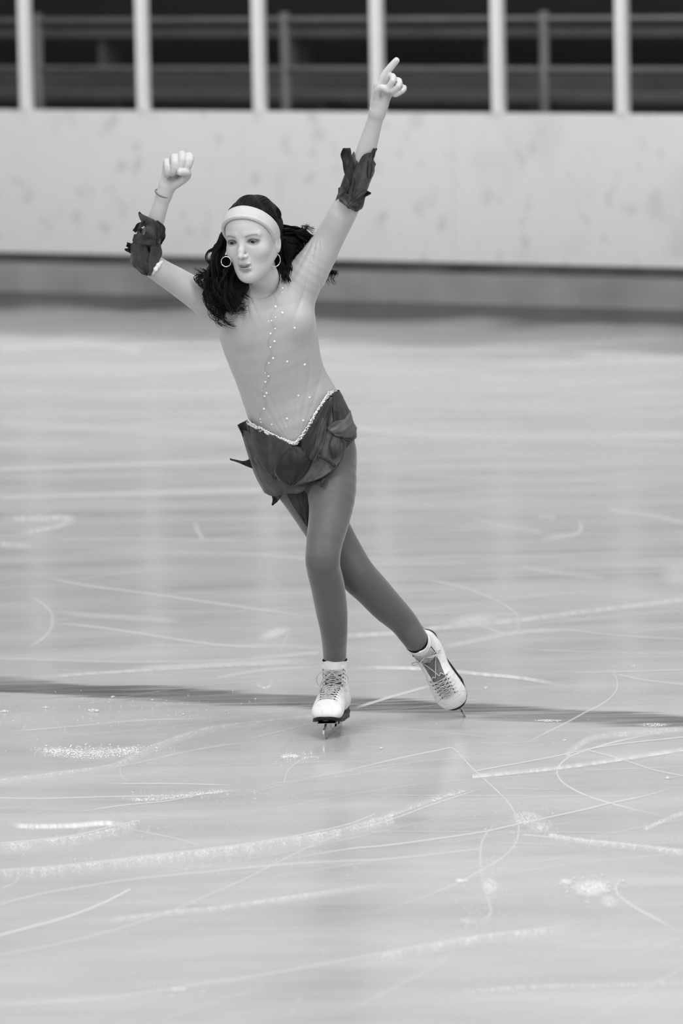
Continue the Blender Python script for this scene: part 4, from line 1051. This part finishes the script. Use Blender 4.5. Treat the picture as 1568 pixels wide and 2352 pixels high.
cpet(cfL, cL, [(306, 545, 8), (325, 550, 12), (345, 552, 12), (368, 556, 7)], 0.010, 0.012, tint=0.7)
cpet(cfL, cL, [(320, 552, 14), (320, 575, 20), (322, 600, 19), (330, 618, 12), (340, 632, 3)], 0.008, 0.012, tint=0.85)
cpet(cfL, cL, [(358, 560, 12), (357, 580, 14), (352, 600, 13), (345, 618, 8), (342, 633, 3)], 0.008, 0.014, tint=1.25)
cpet(cfL, cL, [(304, 560, 14), (300, 572, 10), (294, 574, 5), (286, 573, 1)], -0.004, -0.004, tint=0.15, curl=0.0)
# pale frill at the sleeve edge
mb = MB(); pts = [(350, 630), (354, 622), (360, 614), (366, 606), (373, 600)]
P_, _ = trace(BF.eval, [a for a, b in pts], [b for a, b in pts])
mb.tube(crom(P_ - np.array([0, 0.004, 0]), 25), R(4.6) * (0.35 + np.sin(np.linspace(0.1, 3.0, 25))) * (1 + 0.18 * np.sin(np.linspace(0, 22, 25))), 10)
wear(mb.build('frill', M['lining'], smooth=True), leotard)

# ---- headband
def hband(P):
    sh = P.shape[:-1]; p = toH(P.reshape(-1, 3))
    f1 = ell((0, -0.004, 0.031), (0.0720, 0.0890, 0.0755))[0](p)
    f0 = ell((0, 0.026, 0.030), (0.063, 0.058, 0.056))[0](p); h = np.maximum(0.03 - np.abs(f1 - f0), 0) / 0.03; f = np.minimum(f1, f0) - h * h * 0.0075
    a = math.radians(51); n = np.array([0, -math.sin(a), math.cos(a)]); s_ = (p - np.array([0.0, 0.070, 0.0815])) @ n + 0.10 * np.abs(p[:, 0]) * 0 
    wdt = 0.0215 - 0.05 * np.abs(p[:, 0])
    slab = np.abs(s_) - wdt
    roll_ = 0.0015 * np.exp(-((np.abs(s_) - wdt + 0.004) / 0.003) ** 2)
    k = 0.004; a_, b_ = np.abs(f) - 0.0032 - roll_, slab; hh = np.maximum(k - np.abs(a_ - b_), 0) / k
    return ((np.maximum(a_, b_) + hh * hh * k * 0.25) * HS).reshape(sh)
V, Fq = polygonize(hband, HC - 0.14, HC + 0.14, 0.0015)
wear(link('headband', mesh_from(V, Fq, 'headband'), M['band']))
# ---- hair: a cap on the skull, a loose mass behind, and curling locks
CF = Field()
CF.add(*ell(H((0, -0.007, 0.037)), np.array((0.0720, 0.086, 0.0765)) * HS, HA), 0.02)
CF.add(*ell(H((0, -0.050, 0.000)), np.array((0.056, 0.034, 0.075)) * HS, HA), 0.03)
HF = Field()
limb(HF, [W(520, 600, -0.07), W(513, 650, -0.085), W(530, 690, -0.095), W(522, 706, -0.09)], [0.018, 0.034, 0.026, 0.012], k=0.03)
limb(HF, [W(560, 640, -0.03), W(545, 660, -0.075), W(538, 675, -0.09)], [0.028, 0.030, 0.020], k=0.03)
limb(HF, [W(640, 550, -0.02), W(665, 555, -0.005), W(688, 548, 0.0)], [0.032, 0.030, 0.014], k=0.03)
limb(HF, [W(650, 580, -0.015), W(655, 615, -0.02), W(650, 640, -0.035)], [0.028, 0.022, 0.008], k=0.03)
bandn = np.array([0, -math.sin(math.radians(51)), math.cos(math.radians(51))])
def hairf(P):
    sh = P.shape[:-1]; pw = P.reshape(-1, 3); d = HF.eval(pw); c = CF.eval(pw); p = toH(pw)
    cut = np.minimum(-(p - np.array([0, 0.070, 0.081])) @ bandn, p[:, 1] + 0.022) * HS
    c = np.maximum(c, cut) + 0.0012 * np.sin(p[:, 0] * 230 + 2 * np.sin(p[:, 2] * 60))
    return np.minimum(c, d).reshape(sh)
hb = [W(430, 430, -0.3), W(800, 760, 0.2), W(430, 760, 0.2), W(800, 430, -0.3)]
V, Fq = polygonize(hairf, np.min(hb, 0), np.max(hb, 0), 0.0025)
mb = MB()
def lock(guide, n, spread, curl=0.006, turns=2.5, r0=0.00125, end_spread=None, seg=22):
    g = crom(np.array([list(W(x, y, dy)) for x, y, dy in guide]), seg); es = end_spread or spread
    ncl = max(3, n // 5)
    for i in range(ncl):
        o = rng.normal(0, 1, 3); o *= min(1.5, np.linalg.norm(o)) / np.linalg.norm(o); o2 = o + rng.normal(0, 0.7, 3)
        u = np.linspace(0, 1, seg); ph = random.random() * 6.28; tn_ = turns * random.uniform(0.8, 1.5); c_ = curl * random.uniform(0.7, 1.9); e = random.uniform(0.7, 1.0)
        gg = np.stack([np.interp(u * e, u, g[:, k]) for k in range(3)], 1)
        for j in range(11):
            jo = rng.normal(0, 1, 3) * 0.0022; pj = ph + random.gauss(0, 0.25)
            off = (o * spread)[None] * (1 - u)[:, None] + (o2 * es)[None] * u[:, None] + jo * (0.6 + u[:, None])
            cu = np.stack([np.cos(u * 6.28 * tn_ + pj), np.sin(u * 6.28 * tn_ + pj) * 0.8, 0.6 * np.sin(u * 6.28 * tn_ * 0.9 + pj)], 1) * (c_ * (0.15 + u))[:, None]
            mb.tube(gg + off + cu, r0 * (1.15 - u * 0.85), 4, False)
# left side locks
lock([(512, 545, -0.07), (500, 580, -0.09), (495, 620, -0.10), (480, 645, -0.10), (462, 632, -0.10)], 60, 0.010, 0.007, 1.6, end_spread=0.012)
lock([(515, 570, -0.08), (498, 610, -0.10), (490, 655, -0.11), (500, 700, -0.11), (512, 725, -0.11), (530, 722, -0.11)], 90, 0.014, 0.008, 1.6, end_spread=0.012)
lock([(525, 610, -0.09), (515, 650, -0.11), (525, 690, -0.115), (540, 700, -0.115)], 110, 0.020, 0.007, 1.5, end_spread=0.016)
lock([(545, 640, -0.06), (540, 665, -0.09), (550, 680, -0.10), (563, 690, -0.10)], 70, 0.014, 0.005, 1.2, end_spread=0.010)
lock([(510, 550, -0.07), (488, 570, -0.08), (482, 590, -0.085), (500, 585, -0.085)], 16, 0.007, 0.005, 1.2)
lock([(498, 600, -0.09), (485, 640, -0.10), (478, 680, -0.11), (490, 700, -0.11), (505, 695, -0.11)], 30, 0.010, 0.010, 2.2)
lock([(498, 625, -0.09), (470, 630, -0.10), (458, 640, -0.10), (468, 658, -0.10)], 26, 0.006, 0.006, 1.5)
# right side locks
lock([(640, 525, -0.05), (665, 525, -0.02), (690, 535, 0.0), (705, 560, 0.0), (690, 590, 0.01)], 90, 0.013, 0.008, 1.5)
lock([(640, 540, -0.04), (665, 555, -0.02), (680, 575, -0.01), (672, 610, -0.02)], 110, 0.018, 0.007, 1.5)
lock([(645, 560, -0.04), (650, 600, -0.04), (655, 630, -0.05), (650, 655, -0.06)], 80, 0.014, 0.005, 1.2, end_spread=0.008)
lock([(660, 525, -0.02), (690, 528, -0.01), (712, 545, -0.02), (730, 545, -0.04), (736, 528, -0.05)], 22, 0.007, 0.005, 1.5, 0.0007)
lock([(670, 535, -0.02), (695, 525, -0.02), (708, 522, -0.03), (708, 535, -0.03)], 14, 0.006, 0.006, 1.8, 0.0006)
lock([(740, 600, 0.05), (755, 620, 0.05), (768, 625, 0.05), (752, 640, 0.05), (748, 652, 0.05)], 22, 0.007, 0.007, 1.5, 0.0007)
# combed back over the crown
for i in range(520):
    x0 = 0.072 * math.sin(random.uniform(-1.5, 1.5)); a = math.radians(34)
    pts = []; wv_ = random.uniform(-0.002, 0.003)
    for t in np.linspace(0, 1, 14):
        th = math.radians(44 + 110 * t)
        r_ = math.sqrt(max(0.05, 1 - (x0 / 0.0730) ** 2))
        pts.append(H((x0 * (1 + 0.05 * math.sin(9 * t + x0 * 90)), -0.007 + 0.0865 * r_ * math.cos(th), 0.037 + 0.0770 * r_ * math.sin(th) + wv_ * math.sin(6 * t + x0 * 50))))
    mb.tube(pts, 0.0008, 4, False)
    
me = mesh_from(mb.V, mb.F, 'strands'); Vs = np.array(mb.V); Fs = np.array([f for f in mb.F if len(f) == 4])
me = mesh_from(np.vstack([V, Vs]), np.vstack([Fq, Fs + len(V)]), 'hair')
wear(link('hair', me, M['hair']))
# ---- earrings, bracelets
def ring_obj(name, c, nrm, r_, th, material, sy=1.0):
    nrm = nrm / np.linalg.norm(nrm); a = np.cross(nrm, [0, 0, 1.0]); a /= np.linalg.norm(a); b = np.cross(nrm, a)
    k = 36; pts = [c + r_ * (math.cos(2 * math.pi * i / k) * a + sy * math.sin(2 * math.pi * i / k) * b) for i in range(k + 1)]
    m_ = MB(); m_.tube(pts, th, 8); return wear(m_.build(name, material, smooth=True))
ring_obj('hoop_earring', W(519, 601, -0.16), np.array([-0.25, -1, 0.0]), R(11.5), 0.0012, M['hoop'])
ring_obj('hoop_earring', W(631, 597, -0.125), np.array([0.55, -1, 0.0]), R(14.0), 0.0015, M['hoop'], 1.1)
o = ring_obj('bracelet', W(375.5, 444, -0.15), W(392, 400, -0.15) - W(366, 480, -0.14) + np.array([0, -0.03, 0]), R(19.5), 0.0020, M['elastic']); o['label'] = 'dark elastic bracelet'
o = ring_obj('bracelet', W(868, 250, -0.142), W(878, 215, -0.15) - W(855, 297, -0.12) + np.array([0, -0.03, 0]), R(19), 0.0007, M['thread']); o['label'] = 'thin pale bracelet'

# ---- skates
def make_skate(Ax, o, lean):
    root = bpy.data.objects.new('ice_skate', None); COL.objects.link(root); root.location = Vector(o); wear(root)
    root.parent = person; root.matrix_parent_inverse = Matrix.Translation(person.location).inverted()
    def part(ob): ob.parent = root; ob.matrix_parent_inverse = (Matrix.Translation(root.location)).inverted(); return ob
    ou = o - Ax[2] * UPS; T2 = lambda P: (P - ou) @ Ax.T; be = lean
    def sh(s_, dy=0.0): return (0.0, 0.052 - math.sin(be) * s_ + dy, 0.10 + math.cos(be) * s_)
    saxis = np.array([0, -math.sin(be), math.cos(be)]); sfwd = np.array([0, math.cos(be), math.sin(be)]); stop = np.array(sh(SH - .006))
    E = np.eye(3)
    BFt = Field()
    rings(BFt, [((0, .020, .098), E[0], .033, .034), ((0, .075, .102), E[0], .036, .038), ((0, .125, .104), E[0], .040, .043), ((0, .165, .092), E[0], .045, .036), ((0, .196, .082), E[0], .046, .029), ((0, .212, .078), E[0], .039, .022)], k=.02, n=16)
    rings(BFt, [(sh(0), E[0], .036, .048), (sh(.045), E[0], .0355, .043), (sh(.085), E[0], .037, .043), (sh(.118), E[0], .039, .046)], k=.03, n=10)
    inn = Field()
    rings(inn, [(sh(.02), E[0], .030, .039), (sh(.09), E[0], .033, .039), (sh(.18), E[0], .036, .043)], k=.01, n=8)
    def boot_l(p):
        d = BFt.eval(p); d = np.maximum(d, .060 - p[:, 2]); d = np.maximum(d, (p - stop) @ saxis + 0.12 * ((p - stop) @ sfwd))
        d = np.maximum(d, -inn.eval(p))
        # lacing gap down the front
        u = np.clip((p[:, 1] - .085) / .1, 0, 1); hw = .023 - .007 * u
        gapd = np.maximum.reduce([np.abs(p[:, 0]) - hw, (.10 + .0 * u) - p[:, 2] - 0.02 * u, p[:, 1] - .175, .03 - (p - np.array(sh(0))) @ sfwd])
        d2 = BFt.eval(p) + .0035
        d = np.maximum(d, -np.maximum(gapd, -d2))
        return d
    bw = lambda P: boot_l(T2(P.reshape(-1, 3))).reshape(P.shape[:-1])
    corners = np.array([loc2w((x, y, z), Ax, o) for x in (-.06, .06) for y in (-.05, .27) for z in (.04, .26)])
    V, Fq = polygonize(bw, corners.min(0), corners.max(0), .0016); me = mesh_from(V, Fq, 'boot')
    q = T2(V); tn = np.ones(len(V)); n_ = np.sin(q[:, 0] * 210 + 3 * np.sin(q[:, 1] * 90)) * np.sin(q[:, 2] * 170 + q[:, 1] * 120)
    tn *= 1 - .12 * (n_ > .75); tn *= 1 - .22 * np.exp(-((q[:, 1] - .186 - 6 * q[:, 0] ** 2) / .0016) ** 2) * (q[:, 2] > .07)
    set_attr(me, 'tint', tn); part(link('boot', me, M['leather']))
    # tongue with padded top edge
    def tong(P):
        p = T2(P.reshape(-1, 3)); d = np.abs(BFt.eval(p) + .005) - .003
        d = np.maximum.reduce([d, np.abs(p[:, 0]) - .028, .012 - (p - np.array(sh(0))) @ sfwd, p[:, 1] - .18, .09 - p[:, 2], (p - stop) @ saxis + .002])
        return d.reshape(P.shape[:-1])
    V, Fq = polygonize(tong, corners.min(0), corners.max(0), .0018); part(link('tongue', mesh_from(V, Fq, 'tongue'), M['tongue']))
    lin = Field(); rings(lin, [(sh(.06), E[0], .0335, .041), (sh(.095), E[0], .0355, .0435), (sh(.112), E[0], .035, .043)], k=.01, n=8)
    li2 = Field(); rings(li2, [(sh(.05), E[0], .028, .036), (sh(.16), E[0], .029, .036)], k=.01, n=6)
    def padf(P):
        p = T2(P.reshape(-1, 3)); d = np.maximum.reduce([lin.eval(p), -li2.eval(p), (np.array(sh(.07)) - p) @ saxis, (p - np.array(sh(.114))) @ saxis + .25 * np.abs(p[:, 0]), .0 - (p - stop) @ sfwd]); return d.reshape(P.shape[:-1])
    V, Fq = polygonize(padf, corners.min(0), corners.max(0), .0018)
    if len(Fq): part(link('padding', mesh_from(V, Fq, 'padding'), M['lining']))
    # laces: snap to the front of the boot
    def snap(x, y, z, out=.0015):
        p = np.array([x, y, z]); d_ = np.array([0, .72, .69]) if z < .13 else sfwd; d_ = d_ / np.linalg.norm(d_)
        a = p + d_ * .09
        best_ = (9, a)
        for _ in range(60):
            v = BFt.eval(a[None])[0]
            if v < best_[0]: best_ = (v, a)
            if v < out: break
            a = a - d_ * min(.006, max(.0004, v * .8))
        return best_[1]
    mb = MB(); rows = []
    for i in range(11):
        t = i / 10
        if t < .55: y, z, w = .170 - t / .55 * .066, .10 + t / .55 * .02, .0155 + t * .012
        else: u = (t - .55) / .45; c3 = np.array(sh(.036 + u * .048)) + .03 * sfwd; y, z, w = c3[1], c3[2], .022 + .003 * u
        rows.append((y, z, w))
    for i, (y, z, w) in enumerate(rows):
        for s_ in (-1, 1):
            e = snap(s_ * (w + .004), y, z); eb = MB(); eb.ball(loc2w(e, Ax, ou), .0026, n=8, mrows=5); part(eb.build('eyelet', M['eyelet'], smooth=True))
        if i < len(rows) - 1:
            y2, z2, w2 = rows[i + 1]
            for s_ in (-1, 1):
                pts = [loc2w(snap(s_ * (w + .004) * (1 - 2 * k / 8), y + (y2 - y) * k / 8, z + (z2 - z) * k / 8, .0026 + .0012 * (s_ > 0)), Ax, ou) for k in range(9)]
                mb.tube(crom(np.array(pts), 16), .0016, 6)
        pts = [loc2w(snap((w + .004) * (1 - 2 * k / 8), y, z, .003), Ax, ou) for k in range(9)]; mb.tube(crom(np.array(pts), 16), .0015, 6)
        for s_ in (-1, 1):
            pts = [loc2w(snap(s_ * min(.033, w + .003 + k * .0035), y - .002 * k, z - .003 * k, .0008), Ax, ou) for k in range(4)]; mb.tube(crom(np.array(pts), 8), .0011, 5)
    # bow
    c3 = np.array(sh(.078)) + .03 * sfwd; c = snap(0, c3[1], c3[2], .004)
    for s_ in (-1, 1):
        bow_ = [(0, 0, 0), (s_ * .018, .010, .006), (s_ * .040, .010, -.004), (s_ * .046, .004, -.026), (s_ * .036, .006, -.036), (s_ * .026, .010, -.018), (0, .002, 0)]
        mb.tube(crom(np.array([loc2w(c + np.array(b), Ax, ou) for b in bow_]), 30), .0014, 6)
        end = [(0, 0, 0), (s_ * .012, .008, -.012), (s_ * .030, .010, -.030), (s_ * .040, .006, -.055)]
        mb.tube(crom(np.array([loc2w(c + np.array(b), Ax, ou) for b in end]), 16), .0012, 6)
    part(mb.build('laces', M['lace'], smooth=True))
    # sole and heel
    def solef(P):
        p = T2(P.reshape(-1, 3)); q2 = p.copy(); q2[:, 2] = 0
        out_ = np.minimum.reduce([cone((0, .022, 0), (0, .08, 0), .034, .030)[0](q2), cone((0, .08, 0), (0, .168, 0), .030, .0460)[0](q2), cone((0, .168, 0), (0, .198, 0), .0460, .042)[0](q2)])
        zc = .0575 + .012 * np.clip((p[:, 1] - .185) / .05, 0, 1) ** 2
        d = np.maximum(out_, np.abs(p[:, 2] - zc) - .0045)
        heel = np.maximum.reduce([cone((0, .022, 0), (0, .055, 0), .032, .030)[0](q2), np.abs(p[:, 2] - .056) - .016, p[:, 1] - .07])
        return np.minimum(d, heel).reshape(P.shape[:-1])
    V, Fq = polygonize(solef, corners.min(0) - .02, corners.max(0) + .02, .0016); part(link('sole', mesh_from(V, Fq, 'sole'), M['sole']))
    # blade: runner, toe pick, stanchions, mounting plates
    mb = MB(); X, Y_, Z_ = Ax[1], Ax[0], Ax[2]
    run = [(-.030, .006), (-.024, .001), (.06, -.001), (.16, -.001), (.215, .001), (.232, .006), (.238, .003), (.241, .009), (.246, .006), (.248, .013), (.254, .011), (.254, .019), (.259, .019), (.256, .030), (.244, .034), (.225, .018), (.16, .014), (.06, .014), (-.02, .014), (-.030, .012)]
    mb.prism(run, np.array(o) + X * .012, X, Z_, Y_, .0022)
    for poly in ([(.005, .012), (.018, .012), (.030, .030), (.008, .030)], [(.052, .030), (.062, .012), (.076, .012), (.066, .030)], [(.150, .012), (.165, .012), (.160, .043), (.140, .043)], [(.205, .014), (.235, .016), (.250, .028), (.230, .043), (.205, .043), (.206, .030)]):
        mb.prism(poly, np.array(o), X, Z_, Y_, .0030)
    mb.box(loc2w((0, .037, .0292), Ax, o), .020, .034, .0012, Ax); mb.box(loc2w((0, .18, .0425), Ax, o), .026, .046, .0012, Ax)
    part(mb.build('blade', M['steel']))
    mb = MB(); mb.tube([loc2w(np.array(sh(.110)) + .0315 * math.cos(a) * E[0] + .036 * math.sin(a) * sfwd, Ax, ou) for a in np.linspace(0, 2 * math.pi, 33)], .0042, 8); k_ = wear(mb.build('shade_ring', M['shade_ring'], smooth=True)); k_['label'] = 'dark ring standing in for the shadow at the boot opening'  # black ring added as the shadow gap between leg and boot
    return root
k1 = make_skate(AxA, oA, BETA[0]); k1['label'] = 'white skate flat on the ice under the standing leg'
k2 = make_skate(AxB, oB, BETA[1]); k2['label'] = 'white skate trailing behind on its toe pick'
